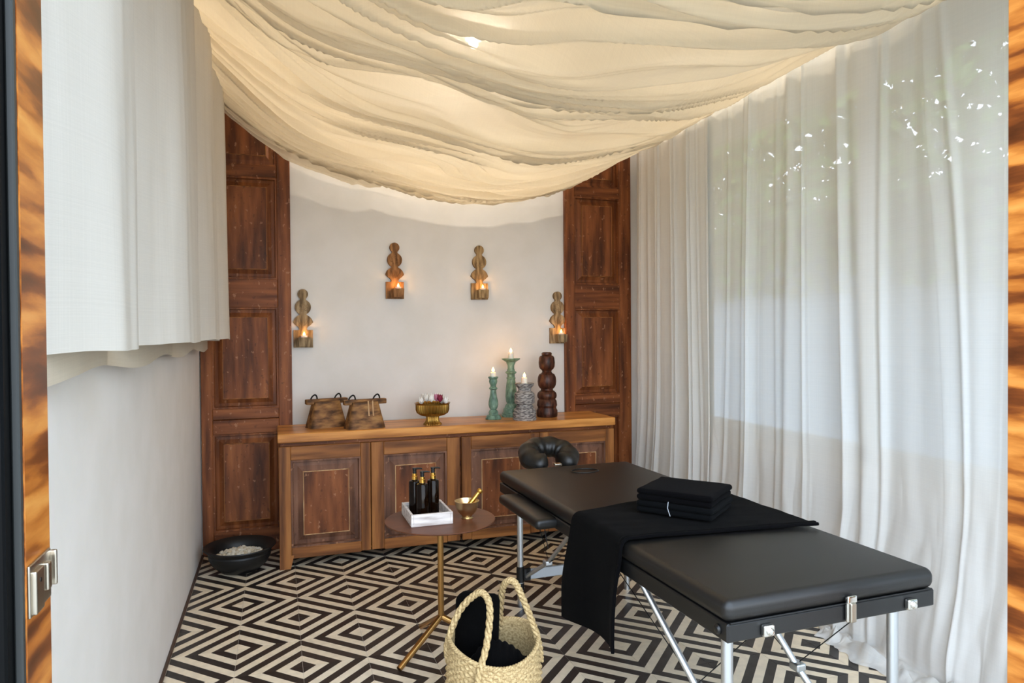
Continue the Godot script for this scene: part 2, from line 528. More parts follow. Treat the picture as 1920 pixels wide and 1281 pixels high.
	structure("garden_wall", box(Vector3(5.6, -0.02, -7), Vector3(5.75, 2.35, 6), 0.01), M.garden_wall_paint)
	structure("added_eave", box(Vector3(2.79, 3.1, -2.5), Vector3(4.3, 3.2, 2.727), 0.0), M.plaster)  # unseen overhang, added to keep sky light off the window
	var h := thing("hedge", "tall dense green hedge growing behind the pale garden wall", "hedge", Vector3(6.8, -0.02, -0.5))
	var fs := begin()
	fs.set_smooth_group(-1)
	for n in 34000:
		var c := Vector3(rng.randf_range(-0.75, 0.75), rng.randf_range(0.1, 6.6) - 0.4 * rng.randf(), rng.randf_range(-8.0, 8.0))
		var a := Vector3(rng.randfn(), rng.randfn(), rng.randfn()).normalized() * 0.13
		var b := a.cross(Vector3(rng.randfn(), rng.randfn(), rng.randfn())).normalized() * 0.06
		for v in [c - a, c + b, c + a, c - a, c + a, c - b]: fs.add_vertex(v)
	for n in 9000:   # shoots hanging over the wall
		var top := 2.55 - 0.9 * pow(rng.randf(), 2.0) * (0.6 + 0.4 * sin(n * 0.37))
		var c := Vector3(-1.38 + rng.randf_range(-0.12, 0.16), top, rng.randf_range(-6.2, 6.2))
		var a := Vector3(rng.randfn(), rng.randfn(), rng.randfn()).normalized() * 0.085
		var b := a.cross(Vector3(rng.randfn(), rng.randfn(), rng.randfn())).normalized() * 0.042
		for v in [c - a, c + b, c + a, c - a, c + a, c - b]: fs.add_vertex(v)
	put("foliage", done(fs), M.leaf, h)
	for k in 9: put("stem", tube([Vector3(0.1 * sin(k * 2.0), 0, -7.2 + 1.8 * k), Vector3(0.15 * cos(k), 1.6, -7.1 + 1.8 * k), Vector3(0, 3.4, -7.3 + 1.8 * k)], [0.07, 0.05, 0.02], 8), M.bark, h)

# ---------------------------------------------------------------- cloth
func noise_of(sd: int, oct := 3) -> FastNoiseLite:
	var n := FastNoiseLite.new()
	n.seed = sd
	n.frequency = 1.0
	n.fractal_octaves = oct
	return n

func fabrics() -> void:
	# ceiling drape: hung in a curve from side to side, its folds running across
	var px := [-0.24, -0.13, 0.26, 0.75, 1.43, 2.04, 2.30, 2.50]
	var py := [2.79, 2.665, 2.385, 2.235, 2.16, 2.29, 2.42, 2.535]
	var curve := func(x: float) -> float:
		var k := 0
		while k < px.size() - 2 and x > px[k + 1]: k += 1
		var m := func(i: int) -> float:
			if i == 0: return (py[1] - py[0]) / (px[1] - px[0])
			if i == px.size() - 1: return (py[i] - py[i - 1]) / (px[i] - px[i - 1])
			return (py[i + 1] - py[i - 1]) / (px[i + 1] - px[i - 1])
		var h: float = px[k + 1] - px[k]
		var t: float = clampf((x - px[k]) / h, 0, 1)
		var a: float = py[k] * (1 + 2 * t) * (1 - t) * (1 - t) + py[k + 1] * t * t * (3 - 2 * t)
		return a + h * t * (1 - t) * (m.call(k) * (1 - t) - m.call(k + 1) * t)
	var n1 := noise_of(3, 2)
	var n2 := noise_of(8, 2)
	var n3 := noise_of(14, 1)
	var f := func(u: float, v: float) -> Vector3:
		var x := lerpf(-0.24, 2.49, u)
		var zz := pow(v, 1.25)
		var z := lerpf(-0.575, 2.56, zz)
		var gather := smoothstep(0.75, 0.0, u) * 0.10 * sin(v * 5.0)
		var s := z * 1.0 + 0.22 * n3.get_noise_2d(x * 0.8, z * 1.1)
		var fine := lerpf(1.9, 1.0, smoothstep(0.0, 0.16, v))
		var d := 0.135 * absf(n1.get_noise_2d(x * 0.32, s * 4.6 * fine))
		d += 0.050 * absf(n2.get_noise_2d(x * 0.5 + 3.0, s * 9.5 * fine))
		d += 0.008 * n2.get_noise_2d(x * 0.6 + 7.0, s * 20.0)
		var pin := smoothstep(0.0, 0.06, u) * smoothstep(1.0, 0.97, u)
		d = d * lerpf(0.35, 1.0, pin)
		var y: float = curve.call(x) + d - 0.042 * pin * smoothstep(1.0, 0.72, u) - 0.02 * smoothstep(0.02, 0.0, v)
		return Vector3(x, y, z + gather)
	var dr := put("ceiling_drape", grid(f, 220, 520, Vector2(2.8 * 3, 3.2 * 3)), M.linen_drape)
	tag(dr, "cream linen cloth swagged under the ceiling in many crosswise folds", "drape")

	# left curtain: short, hung before the left wall, wide pleats, hem at eye level
	var lc := thing("short_curtain", "short white linen curtain with wide pleats hanging along the left wall", "curtain", Vector3(-0.17, 1.275, 0))
	var nl := noise_of(23, 2)
	var plan := []   # the line of the pleats seen from above
	for p in [[-0.20, 2.60], [-0.24, 2.48], [-0.19, 2.36], [-0.135, 2.22], [-0.132, 2.12], [-0.145, 1.97], [-0.21, 1.93], [-0.235, 1.86], [-0.17, 1.70], [-0.095, 1.50], [-0.092, 1.35], [-0.105, 0.95], [-0.17, 0.90], [-0.18, 0.82], [-0.09, 0.55], [-0.088, 0.45], [-0.095, 0.22], [-0.16, 0.17], [-0.165, 0.10], [-0.078, -0.12], [-0.078, -0.22], [-0.085, -0.45]]:
		plan.append(Vector3(p[0], 0, p[1]))
	plan = smooth_path(plan, 16)
	var lf := func(u: float, v: float) -> Vector3:
		var k := u * (plan.size() - 1)
		var i := mini(int(k), plan.size() - 2)
		var p: Vector3 = plan[i].lerp(plan[i + 1], k - i)
		var y := lerpf(1.72, 0.0, v)
		var spread := lerpf(0.78, 1.0, pow(v, 0.8))
		var x := -0.160 + (p.x + 0.155) * spread + 0.005 * v + 0.006 * nl.get_noise_2d(p.z * 6.0, y * 0.8) + 0.17
		return Vector3(x, y + (0.008 * nl.get_noise_2d(p.z * 2.0, 3.0) - 0.012 * smoothstep(1.9, 2.6, p.z)) * v, p.z)
	put("cloth", grid(lf, 420, 40, Vector2(3.6 * 1.0, 1.72)), M.linen_white, lc)
	var bf := func(u: float, v: float) -> Vector3:
		var p: Vector3 = lf.call(u, v)
		return Vector3(-0.045 + 0.15 * p.x, lerpf(1.72, -0.055 + 0.012 * sin(p.z * 7.0), v), p.z)
	put("lining", grid(bf, 240, 30, Vector2(3.0, 1.8)), M.linen_lining, lc)

	# right curtains: floor length, sheer
	var nr := noise_of(33, 3)
	var sheer := func(z0: float, z1: float, x0: float, sd: float, dens: float, puddle: float) -> Callable:
		return func(u: float, v: float) -> Vector3:
			var z := lerpf(z0, z1, u)
			var vv := v
			var y := lerpf(2.66, 0.0, minf(vv / 0.94, 1.0))
			var s := z * dens + sd + 0.45 * nr.get_noise_2d(z * 0.9 + sd, y * 0.07)
			var a := sin(TAU * s)
			var k := 0.013 * signf(a) * pow(absf(a), 0.7) + 0.008 * sin(TAU * s * 2.3 + 1.0 + y * 0.25)
			k += 0.024 * pow(maxf(0.0, cos(TAU * s)), 8.0) + 0.015 * pow(maxf(0.0, cos(TAU * s * 1.7 + 1.3 + 0.12 * y)), 14.0)
			k += 0.020 * nr.get_noise_2d(z * 2.2 + sd, y * 0.16 + 3.0)
			k += 0.022 * absf(nr.get_noise_2d(z * 4.0 + 9.0, y * 1.1)) * smoothstep(1.1, 0.0, y) * (0.3 + puddle)
			k *= lerpf(0.7, 1.05, smoothstep(2.6, 0.0, y))
			var flare := 0.06 * pow(smoothstep(0.9, 0.0, y), 2.0)
			var x := x0 - k - flare * (0.4 + puddle * smoothstep(0.9, 1.6, z))
			if vv > 0.94:   # lies on the floor
				var q := (vv - 0.94) / 0.06
				x -= q * (0.05 + 0.13 * puddle * smoothstep(1.0, 1.8, z) * (0.6 + 0.8 * absf(nr.get_noise_2d(z * 2.2, 5.0))))
				y = 0.004 + 0.045 * puddle * sin(q * PI) * absf(nr.get_noise_2d(z * 4.0, q * 2.0)) * 2.0
			else:
				y = maxf(y, 0.004)
			return Vector3(x, y, z + 0.02 * cos(TAU * s) * smoothstep(0.0, 0.05, u) * smoothstep(1.0, 0.95, u) - 0.05 * smoothstep(1.0, 0.0, y) * smoothstep(0.3, -0.45, z))
	var ca := put("sheer_curtain", grid(sheer.call(-0.46, 0.403, 2.53, 0.1, 5.2, 0.0), 240, 90, Vector2(2.6, 6.0)), M.linen_sheer)
	tag(ca, "narrow floor-length linen curtain gathered beside the right-hand carved door", "curtain", "floor-length sheer curtains")
	var cb := put("sheer_curtain", grid(sheer.call(0.370, 2.60, 2.548, 0.45, 2.5, 1.0), 640, 110, Vector2(6.6, 6.0)), M.linen_sheer)
	tag(cb, "wide sheer linen curtain over the window, its hem lying on the floor", "curtain", "floor-length sheer curtains")

# ---------------------------------------------------------------- carved doors and sideboard
func raised_panel(parent: Node3D, x0: float, y0: float, x1: float, y1: float, zf: float, inset: float, m: Material, mf: Material, bead: Material) -> void:
	# sunk board with a raised field and a worn bead round it, edge highlights painted as paler wood
	var st := begin()
	st.set_smooth_group(-1)
	var zb := zf - 0.024
	var c := Vector3((x0 + x1) / 2, (y0 + y1) / 2, zf - 1.0)
	var ring := func(d: float, z: float) -> Array:
		return [Vector3(x0 + d, y0 + d, z), Vector3(x1 - d, y0 + d, z), Vector3(x1 - d, y1 - d, z), Vector3(x0 + d, y1 - d, z)]
	var steps := [[0.0, zb - 0.004], [0.0, zf - 0.004], [0.010, zf - 0.004], [0.014, zb], [inset * 0.55, zb + 0.002], [inset, zf - 0.007]]
	for k in steps.size() - 1:
		var a: Array = ring.call(steps[k][0], steps[k][1])
		var b: Array = ring.call(steps[k + 1][0], steps[k + 1][1])
		for e in 4: poly(st, [a[e], a[(e + 1) % 4], b[(e + 1) % 4], b[e]], c)
	var p := put("panel", done(st), m, parent)
	st = begin()
	add_box(st, Vector3(x0 + inset, y0 + inset, zb - 0.004), Vector3(x1 - inset, y1 - inset, zf - 0.004), 0.0015)
	put("field", done(st), mf, p)
	st = begin()
	var b0 := inset - 0.002
	for e in [[x0 + b0, y0 + b0, x1 - b0, y0 + b0 + 0.005], [x0 + b0, y1 - b0 - 0.005, x1 - b0, y1 - b0], [x0 + b0, y0 + b0, x0 + b0 + 0.005, y1 - b0], [x1 - b0 - 0.005, y0 + b0, x1 - b0, y1 - b0]]:
		add_box(st, Vector3(e[0], e[1], zb), Vector3(e[2], e[3], zf - 0.0025), 0.0012)
	put("bead", done(st), bead, p)

func panel_door(label: String, x0: float, x1: float, sl: float, sr: float) -> void:
	var t := thing("panelled_door", label, "door panel", Vector3(0, 0, 0), 0.0, "old panelled doors against the back wall")
	var zf := -0.60
	var zb := -0.638
	put("stile", box(Vector3(x0, 0, zb), Vector3(x0 + sl, 2.95, zf), 0.003), M.door_wood_upright, t)
	put("stile", box(Vector3(x1 - sr, 0, zb), Vector3(x1, 2.95, zf), 0.003), M.door_wood_upright, t)
	for r in [[0.0, 0.133], [0.709, 0.794], [0.797, 0.860], [1.460, 1.630], [2.237, 2.307], [2.80, 2.95]]:
		put("rail", box(Vector3(x0 + sl, r[0], zb), Vector3(x1 - sr, r[1], zf - 0.001), 0.003), M.door_wood_level, t)
	for r in [[0.133, 0.709], [0.860, 1.460], [1.630, 2.237], [2.307, 2.80]]:
		raised_panel(t, x0 + sl, r[0], x1 - sr, r[1], zf, 0.058, M.door_wood_upright, M.door_panel_wood, M.door_bead_wood)

func sideboard() -> void:
	panel_door("tall old brown panelled door standing in the corner behind the pebble bowl", -0.255, 0.253, 0.061, 0.077)
	panel_door("tall old brown panelled door beside the sheer curtain, behind the dark turned post", 2.056, 2.560, 0.068, 0.09)
	var t := thing("sideboard", "long low wooden sideboard with four panelled doors and thick honey-coloured top", "sideboard")
	var zf := -0.200
	put("top", box(Vector3(0.165, 0.700, -0.598), Vector3(2.222, 0.750, -0.192), 0.004), M.slab_wood, t)
	put("carcass", box(Vector3(0.178, 0.075, -0.597), Vector3(2.208, 0.700, -0.232), 0.002), M.door_wood_level, t)
	var doors := [[0.170, 0.233, 0.613, 0.668], [0.672, 0.744, 1.115, 1.194], [1.206, 1.265, 1.640, 1.702], [1.706, 1.762, 2.155, 2.216]]
	for d in doors:
		var o := Node3D.new()
		o.name = "door"
		t.add_child(o, true)
		put("stile", box(Vector3(d[0], 0.06, zf - 0.03), Vector3(d[1], 0.678, zf), 0.003), M.cabinet_wood_upright, o)
		put("stile", box(Vector3(d[2], 0.06, zf - 0.03), Vector3(d[3], 0.678, zf), 0.003), M.cabinet_wood_upright, o)
		put("rail", box(Vector3(d[1], 0.600, zf - 0.03), Vector3(d[2], 0.678, zf - 0.001), 0.003), M.cabinet_wood_level, o)
		put("rail", box(Vector3(d[1], 0.055, zf - 0.03), Vector3(d[2], 0.115, zf - 0.001), 0.003), M.cabinet_wood_level, o)
		# sunk board, raised field and bead
		raised_flat(o, d[1], 0.115, d[2], 0.600, zf)
	for x in [0.170, 2.158]:
		for z in [-0.228, -0.592]:
			var st := begin()
			var inner: float = 1.0 if x < 1 else -1.0
			var pg := PackedVector2Array([Vector2(x, 0), Vector2(x + 0.058, 0), Vector2(x + 0.058, 0.075), Vector2(x, 0.075)])
			if inner > 0: pg[2].x += 0.018
			else: pg[3].x -= 0.018
			add_extrude(st, pg, z, z + 0.0285)
			put("foot", done(st), M.cabinet_wood_upright, t)

func raised_flat(o: Node3D, x0: float, y0: float, x1: float, y1: float, zf: float) -> void:
	# one level only, since the door is already a part: board, field and bead side by side
	var keep := []
	for c in o.get_children(): keep.append(c)
	var hold := Node3D.new()
	raised_panel(hold, x0, y0, x1, y1, zf, 0.066, M.cabinet_panel_wood, M.cabinet_field_wood, M.worn_highlight_edge)
	var p := hold.get_child(0)
	for c in p.get_children():
		p.remove_child(c)
		o.add_child(c, true)
	hold.remove_child(p)
	o.add_child(p, true)
	hold.free()

# ---------------------------------------------------------------- candles and sconces
func flame_light(parent: Node3D, at: Vector3, size: float, energy: float) -> void:
	var pr := []
	for k in 13:
		var s := k / 12.0
		pr.append(Vector2(size * 0.32 * sin(PI * pow(s, 0.65)) * (1.0 - 0.3 * s), size * s))
	pr[0].x = 0.0
	pr[12].x = 0.0
	put("flame", lathe(pr, 12), M.flame, parent, at)
	var l := OmniLight3D.new()
	l.name = "candle_light"
	parent.add_child(l, true)
	l.position = at + Vector3(0, size * 0.45, 0)
	l.light_color = Color(1.0, 0.72, 0.38)
	l.light_energy = energy
	l.light_size = size * 0.3
	l.omni_range = 8.0
	l.omni_attenuation = 2.0
	l.shadow_enabled = true

func arc(c: Vector2, r: float, a0: float, a1: float, n: int) -> Array:
	var out := []
	for k in n + 1:
		var a := deg_to_rad(lerpf(a0, a1, float(k) / n))
		out.append(c + Vector2(cos(a), sin(a)) * r)
	return out

func sconces() -> void:
	var half := [Vector2(0.057, 0.0), Vector2(0.057, 0.107), Vector2(0.024, 0.107), Vector2(0.022, 0.117), Vector2(0.030, 0.128), Vector2(0.044, 0.138), Vector2(0.058, 0.152), Vector2(0.058, 0.158), Vector2(0.050, 0.176), Vector2(0.037, 0.190), Vector2(0.024, 0.198), Vector2(0.020, 0.202)]
	half += arc(Vector2(0, 0.247), 0.047, -62, 66, 12)
	half.append(Vector2(0.0165, 0.298))
	half += arc(Vector2(0, 0.326), 0.031, -55, 90, 12)
	var pg := PackedVector2Array(half)
	for k in range(half.size() - 2, -1, -1): pg.append(Vector2(-half[k].x, half[k].y))
	var xs := [0.322, 0.885, 1.446, 2.004]
	var ys := [1.217, 1.520, 1.520, 1.222]
	var cups := [0.004, 0.016, 0.013, 0.012]
	var words := ["carved grey-brown candle sconce on the wall beside the door above the wooden bells", "carved brown candle sconce hung high, on the bell side of the white wall", "pale carved candle sconce hung high, on the candlestick side of the white wall", "small carved candle sconce on the wall above the dark turned post"]
	var tints := [Color(0.92, 0.91, 0.86), Color(0.92, 0.76, 0.60), Color(1.0, 0.95, 0.83), Color(1.0, 0.97, 0.9)]
	for k in 4:
		var t := thing("candle_sconce", words[k], "sconce", Vector3(xs[k], ys[k], -0.638), 0.0, "carved wall sconces")
		var m: StandardMaterial3D = M.carved_wood.duplicate()
		m.albedo_color = tints[k]
		m.uv1_offset += Vector3(k * 0.37, k * 0.21, 0)
		var st := begin()
		add_extrude(st, pg, 0.0, 0.020)
		put("back_board", done(st), m, t)
		st = begin()   # carved rosette and leaf ribs standing proud
		for a in 6:
			var d := Vector2.from_angle(TAU * a / 6 + 0.3) * 0.021
			add_lathe(st, [Vector2(0.0075, 0), Vector2(0.006, 0.003), Vector2(0.0, 0.0035)], 8, Transform3D(Basis(Vector3.RIGHT, PI / 2), Vector3(d.x, 0.247 + d.y, 0.0198)))
		add_lathe(st, [Vector2(0.044, 0), Vector2(0.044, 0.003), Vector2(0.038, 0.003), Vector2(0.038, 0.0)], 28, Transform3D(Basis(Vector3.RIGHT, PI / 2), Vector3(0, 0.247, 0.0198)))
		for a in [-50, -28, 0, 28, 50]:
			var d := Vector2(sin(deg_to_rad(a)), cos(deg_to_rad(a)))
			add_tube(st, [Vector3(d.x * 0.008, 0.128 + d.y * 0.004, 0.0195), Vector3(d.x * 0.042, 0.128 + d.y * 0.055, 0.0195)], 0.0026, 6)
		put("carving", done(st), m, t)
		var cx: float = cups[k]
		st = begin()   # cup block with a round socket
		var cup := PackedVector2Array([Vector2(cx - 0.031, 0.008), Vector2(cx + 0.031, 0.008), Vector2(cx + 0.034, 0.062), Vector2(cx - 0.034, 0.062)])
		add_extrude(st, cup, 0.020, 0.076)
		put("cup", done(st), m, t)
		put("tealight", lathe([Vector2(0, 0), Vector2(0.019, 0), Vector2(0.019, 0.012), Vector2(0.0175, 0.0125), Vector2(0.017, 0.009), Vector2(0.0, 0.009)], 20), M.wax, t, Vector3(cx, 0.062, 0.048))
		flame_light(t, Vector3(cx, 0.072, 0.048), 0.026, 0.007)

func candlesticks() -> void:
	var top := 0.750
	# short green stick
	var t := thing("candle_holder", "short green turned candlestick on the sideboard, lit candle on top", "candle holder", Vector3(1.467, top, -0.40), 0.0, "candlesticks on the sideboard")
	put("body", lathe([Vector2(0, 0), Vector2(0.050, 0), Vector2(0.052, 0.006), Vector2(0.047, 0.012), Vector2(0.045, 0.020), Vector2(0.040, 0.026), Vector2(0.030, 0.028), Vector2(0.029, 0.036), Vector2(0.031, 0.044), Vector2(0.026, 0.054), Vector2(0.018, 0.060), Vector2(0.026, 0.072), Vector2(0.031, 0.092), Vector2(0.030, 0.112), Vector2(0.023, 0.145), Vector2(0.019, 0.172), Vector2(0.018, 0.186), Vector2(0.027, 0.192), Vector2(0.027, 0.198), Vector2(0.018, 0.206), Vector2(0.018, 0.216), Vector2(0.023, 0.226), Vector2(0.027, 0.240), Vector2(0.024, 0.254), Vector2(0.032, 0.262), Vector2(0.032, 0.270), Vector2(0.0, 0.270)], 28), M.green_glaze, t)
	put("candle", lathe([Vector2(0, 0), Vector2(0.018, 0), Vector2(0.018, 0.024), Vector2(0.013, 0.028), Vector2(0, 0.026)], 20), M.wax, t, Vector3(0, 0.270, 0))
	flame_light(t, Vector3(0, 0.300, 0), 0.032, 0.008)
	# tall green stick
	t = thing("candle_holder", "tall green turned candlestick with a flat dish, lit candle on top", "candle holder", Vector3(1.617, top, -0.49), 0.0, "candlesticks on the sideboard")
	put("body", lathe([Vector2(0, 0), Vector2(0.066, 0), Vector2(0.066, 0.010), Vector2(0.060, 0.014), Vector2(0.060, 0.024), Vector2(0.052, 0.030), Vector2(0.050, 0.052), Vector2(0.046, 0.056), Vector2(0.042, 0.058), Vector2(0.041, 0.068), Vector2(0.033, 0.080), Vector2(0.026, 0.086), Vector2(0.034, 0.098), Vector2(0.038, 0.130), Vector2(0.036, 0.170), Vector2(0.030, 0.220), Vector2(0.026, 0.244), Vector2(0.030, 0.248), Vector2(0.030, 0.254), Vector2(0.025, 0.258), Vector2(0.025, 0.276), Vector2(0.036, 0.286), Vector2(0.036, 0.292), Vector2(0.026, 0.298), Vector2(0.026, 0.304), Vector2(0.022, 0.312), Vector2(0.022, 0.334), Vector2(0.030, 0.350), Vector2(0.030, 0.356), Vector2(0.042, 0.362), Vector2(0.060, 0.374), Vector2(0.061, 0.380), Vector2(0.054, 0.380), Vector2(0.0, 0.374)], 32), M.green_glaze, t)
	put("candle", lathe([Vector2(0, 0), Vector2(0.018, 0), Vector2(0.018, 0.038), Vector2(0.014, 0.043), Vector2(0, 0.041)], 20), M.wax, t, Vector3(0, 0.374, 0))
	flame_light(t, Vector3(0, 0.418, 0), 0.032, 0.008)
	# limewashed stick
	t = thing("candle_holder", "squat limewashed grey candle holder with ringed body, lit candle on top", "candle holder", Vector3(1.642, top, -0.300), 0.0, "candlesticks on the sideboard")
	put("body", lathe([Vector2(0, 0), Vector2(0.074, 0), Vector2(0.075, 0.010), Vector2(0.071, 0.016), Vector2(0.074, 0.024), Vector2(0.074, 0.044), Vector2(0.068, 0.048), Vector2(0.070, 0.056), Vector2(0.066, 0.068), Vector2(0.056, 0.074), Vector2(0.055, 0.084), Vector2(0.049, 0.090), Vector2(0.050, 0.098), Vector2(0.062, 0.104), Vector2(0.066, 0.116), Vector2(0.062, 0.126), Vector2(0.064, 0.132), Vector2(0.064, 0.160), Vector2(0.058, 0.172), Vector2(0.044, 0.178), Vector2(0.040, 0.184), Vector2(0.042, 0.200), Vector2(0.050, 0.208), Vector2(0.056, 0.212), Vector2(0.060, 0.222), Vector2(0.060, 0.230), Vector2(0.0, 0.228)], 32), M.limed_wood, t)
	put("candle", lathe([Vector2(0, 0), Vector2(0.019, 0), Vector2(0.019, 0.034), Vector2(0.015, 0.038), Vector2(0, 0.036)], 20), M.wax, t, Vector3(0, 0.228, 0))
	flame_light(t, Vector3(0, 0.266, 0), 0.032, 0.008)
	# dark turned post
	t = thing("turned_post", "dark brown turned wooden post of stacked bulbs at the sideboard end", "ornament", Vector3(1.829, top, -0.39))
	put("body", lathe([Vector2(0, 0), Vector2(0.064, 0), Vector2(0.068, 0.010), Vector2(0.068, 0.042), Vector2(0.060, 0.056), Vector2(0.060, 0.064), Vector2(0.066, 0.074), Vector2(0.062, 0.104), Vector2(0.056, 0.112), Vector2(0.054, 0.116), Vector2(0.062, 0.126), Vector2(0.064, 0.140), Vector2(0.060, 0.156), Vector2(0.050, 0.166), Vector2(0.040, 0.172), Vector2(0.040, 0.182), Vector2(0.050, 0.190), Vector2(0.058, 0.206), Vector2(0.061, 0.230), Vector2(0.058, 0.258), Vector2(0.050, 0.276), Vector2(0.036, 0.284), Vector2(0.030, 0.292), Vector2(0.032, 0.302), Vector2(0.044, 0.312), Vector2(0.051, 0.326), Vector2(0.053, 0.352), Vector2(0.050, 0.382), Vector2(0.044, 0.394), Vector2(0.030, 0.400), Vector2(0.034, 0.406), Vector2(0.033, 0.414), Vector2(0.026, 0.420), Vector2(0, 0.420)], 32), M.totem_wood, t)

func bells_and_bowl() -> void:
	# wooden cattle bells: flattened, flaring body with a handle bar through the shoulders and an iron ring
	var words := ["worn wooden cattle bell on the sideboard, half hidden by another bell", "wooden cattle bell with two pale straps, the one standing clear of the other"]
	for k in 2:
		var t := thing("cattle_bell", words[k], "bell", [Vector3(0.440, 0.750, -0.43), Vector3(0.648, 0.750, -0.300)][k], [0.28, 0.16][k], "wooden cattle bells")
		var f := func(u: float, v: float) -> Vector3:
			var a := TAU * u
			var s := clampf(v * 1.12, 0, 1)
			var hx := lerpf(0.115, 0.078, pow(s, 0.9))
			var hz := lerpf(0.066, 0.040, s)
			var e := 0.42   # squarish section
			var p := Vector3(hx * signf(cos(a)) * pow(absf(cos(a)), e), 0.006 + 0.148 * s, hz * signf(sin(a)) * pow(absf(sin(a)), e))
			if v > 0.9:
				var q := 1.0 - (v - 0.9) / 0.1
				p.x *= q
				p.z *= q
				p.y += 0.004 * (1.0 - q)
			if v < 0.04: p.y = 0.0 + v / 0.04 * 0.006
			return p
		put("body", grid(f, 64, 26, Vector2(4, 2)), M.bell_wood, t)
		put("handle_bar", rbox(Vector3(0.125, 0.015, 0.022), 0.006, 2), M.bell_wood, t, Vector3(0.004, 0.152, 0))
		for sx in [-0.075, 0.070]:
			put("ring", tube(smooth_path([Vector3(sx - 0.022, 0.158, 0.005), Vector3(sx - 0.010, 0.180, 0.002), Vector3(sx + 0.008, 0.192, 0), Vector3(sx + 0.020, 0.182, -0.003), Vector3(sx + 0.024, 0.160, -0.006)], 5), 0.0045, 8), M.iron, t)
		if k == 1:
			for sx in [0.012, 0.038]: put("strap", box(Vector3(sx - 0.004, 0.062, 0.0415), Vector3(sx + 0.004, 0.150, 0.0475), 0.001), M.worn_highlight_edge, t, Vector3.ZERO, Basis(Vector3.RIGHT, 0.0))
			for c in t.get_children():
				if String(c.name).begins_with("strap"): c.transform = Transform3D(Basis(Vector3.RIGHT, -0.165), Vector3(0, 0.004, 0.0185))
	# fluted brass bowl on a foot, white blossoms in it
	var t := thing("brass_bowl", "fluted old brass bowl on a flared foot, filled with blossoms", "bowl", Vector3(1.052, 0.750, -0.30))
	put("foot", lathe([Vector2(0, 0), Vector2(0.056, 0), Vector2(0.056, 0.004), Vector2(0.046, 0.014), Vector2(0.039, 0.030), Vector2(0.040, 0.050), Vector2(0.0, 0.050)], 144, 0.10, 24), M.brass_old, t)
	put("cup", lathe([Vector2(0, 0.048), Vector2(0.042, 0.050), Vector2(0.072, 0.056), Vector2(0.094, 0.070), Vector2(0.101, 0.088), Vector2(0.101, 0.124), Vector2(0.096, 0.124), Vector2(0.094, 0.086), Vector2(0.070, 0.064), Vector2(0.0, 0.060)], 216, 0.10, 36), M.brass_old, t)
	put("rim", lathe([Vector2(0.094, 0.122), Vector2(0.104, 0.122), Vector2(0.107, 0.131), Vector2(0.099, 0.129), Vector2(0.094, 0.122)], 48), M.brass_old, t)
	var petal := func(r: float, curl: float) -> ArrayMesh:
		return grid(func(u: float, v: float) -> Vector3:
			var a := (u - 0.5) * 2
			var w := sin(PI * clampf(v, 0.02, 0.98)) * 0.42 * r
			return Vector3(a * w, curl * r * v * v + 0.15 * r * a * a, v * r), 4, 5)
	var pm: Array = [petal.call(0.035, 0.85), petal.call(0.030, 0.55)]
	var at := [[-0.068, 0.0, 0], [-0.040, 0.030, 0], [-0.045, -0.035, 0], [0.0, 0.0, 0], [-0.005, -0.055, 0], [0.020, 0.030, 1], [0.030, 0.074, 2], [0.055, 0.010, 0], [0.070, -0.025, 0], [0.040, -0.045, 0], [-0.02, 0.066, 0], [0.070, 0.052, 0]]
	for k in at.size():
		var b: Array = at[k]
		var names_ := ["white blossom lying in the fluted brass bowl", "pink blossom among white ones in the fluted brass bowl", "dark crimson blossom at the rim of the fluted brass bowl"]
		var fl := thing("blossom", names_[b[2]], "flower", Vector3(1.052 + b[0], 0.750 + 0.120 + (0.018 if absf(b[0]) < 0.05 else 0.0), -0.30 + b[1]), k * 1.1, "blossoms in the brass bowl")
		for p in 10:
			put("petal", pm[p % 2], M[["petal_white", "petal_pink", "petal_crimson"][b[2]]], fl, Vector3(0, 0.003 * (p % 2), 0), Basis(Vector3.UP, TAU * p / 10) * Basis(Vector3.RIGHT, -0.5 - 0.4 * (p % 2)))

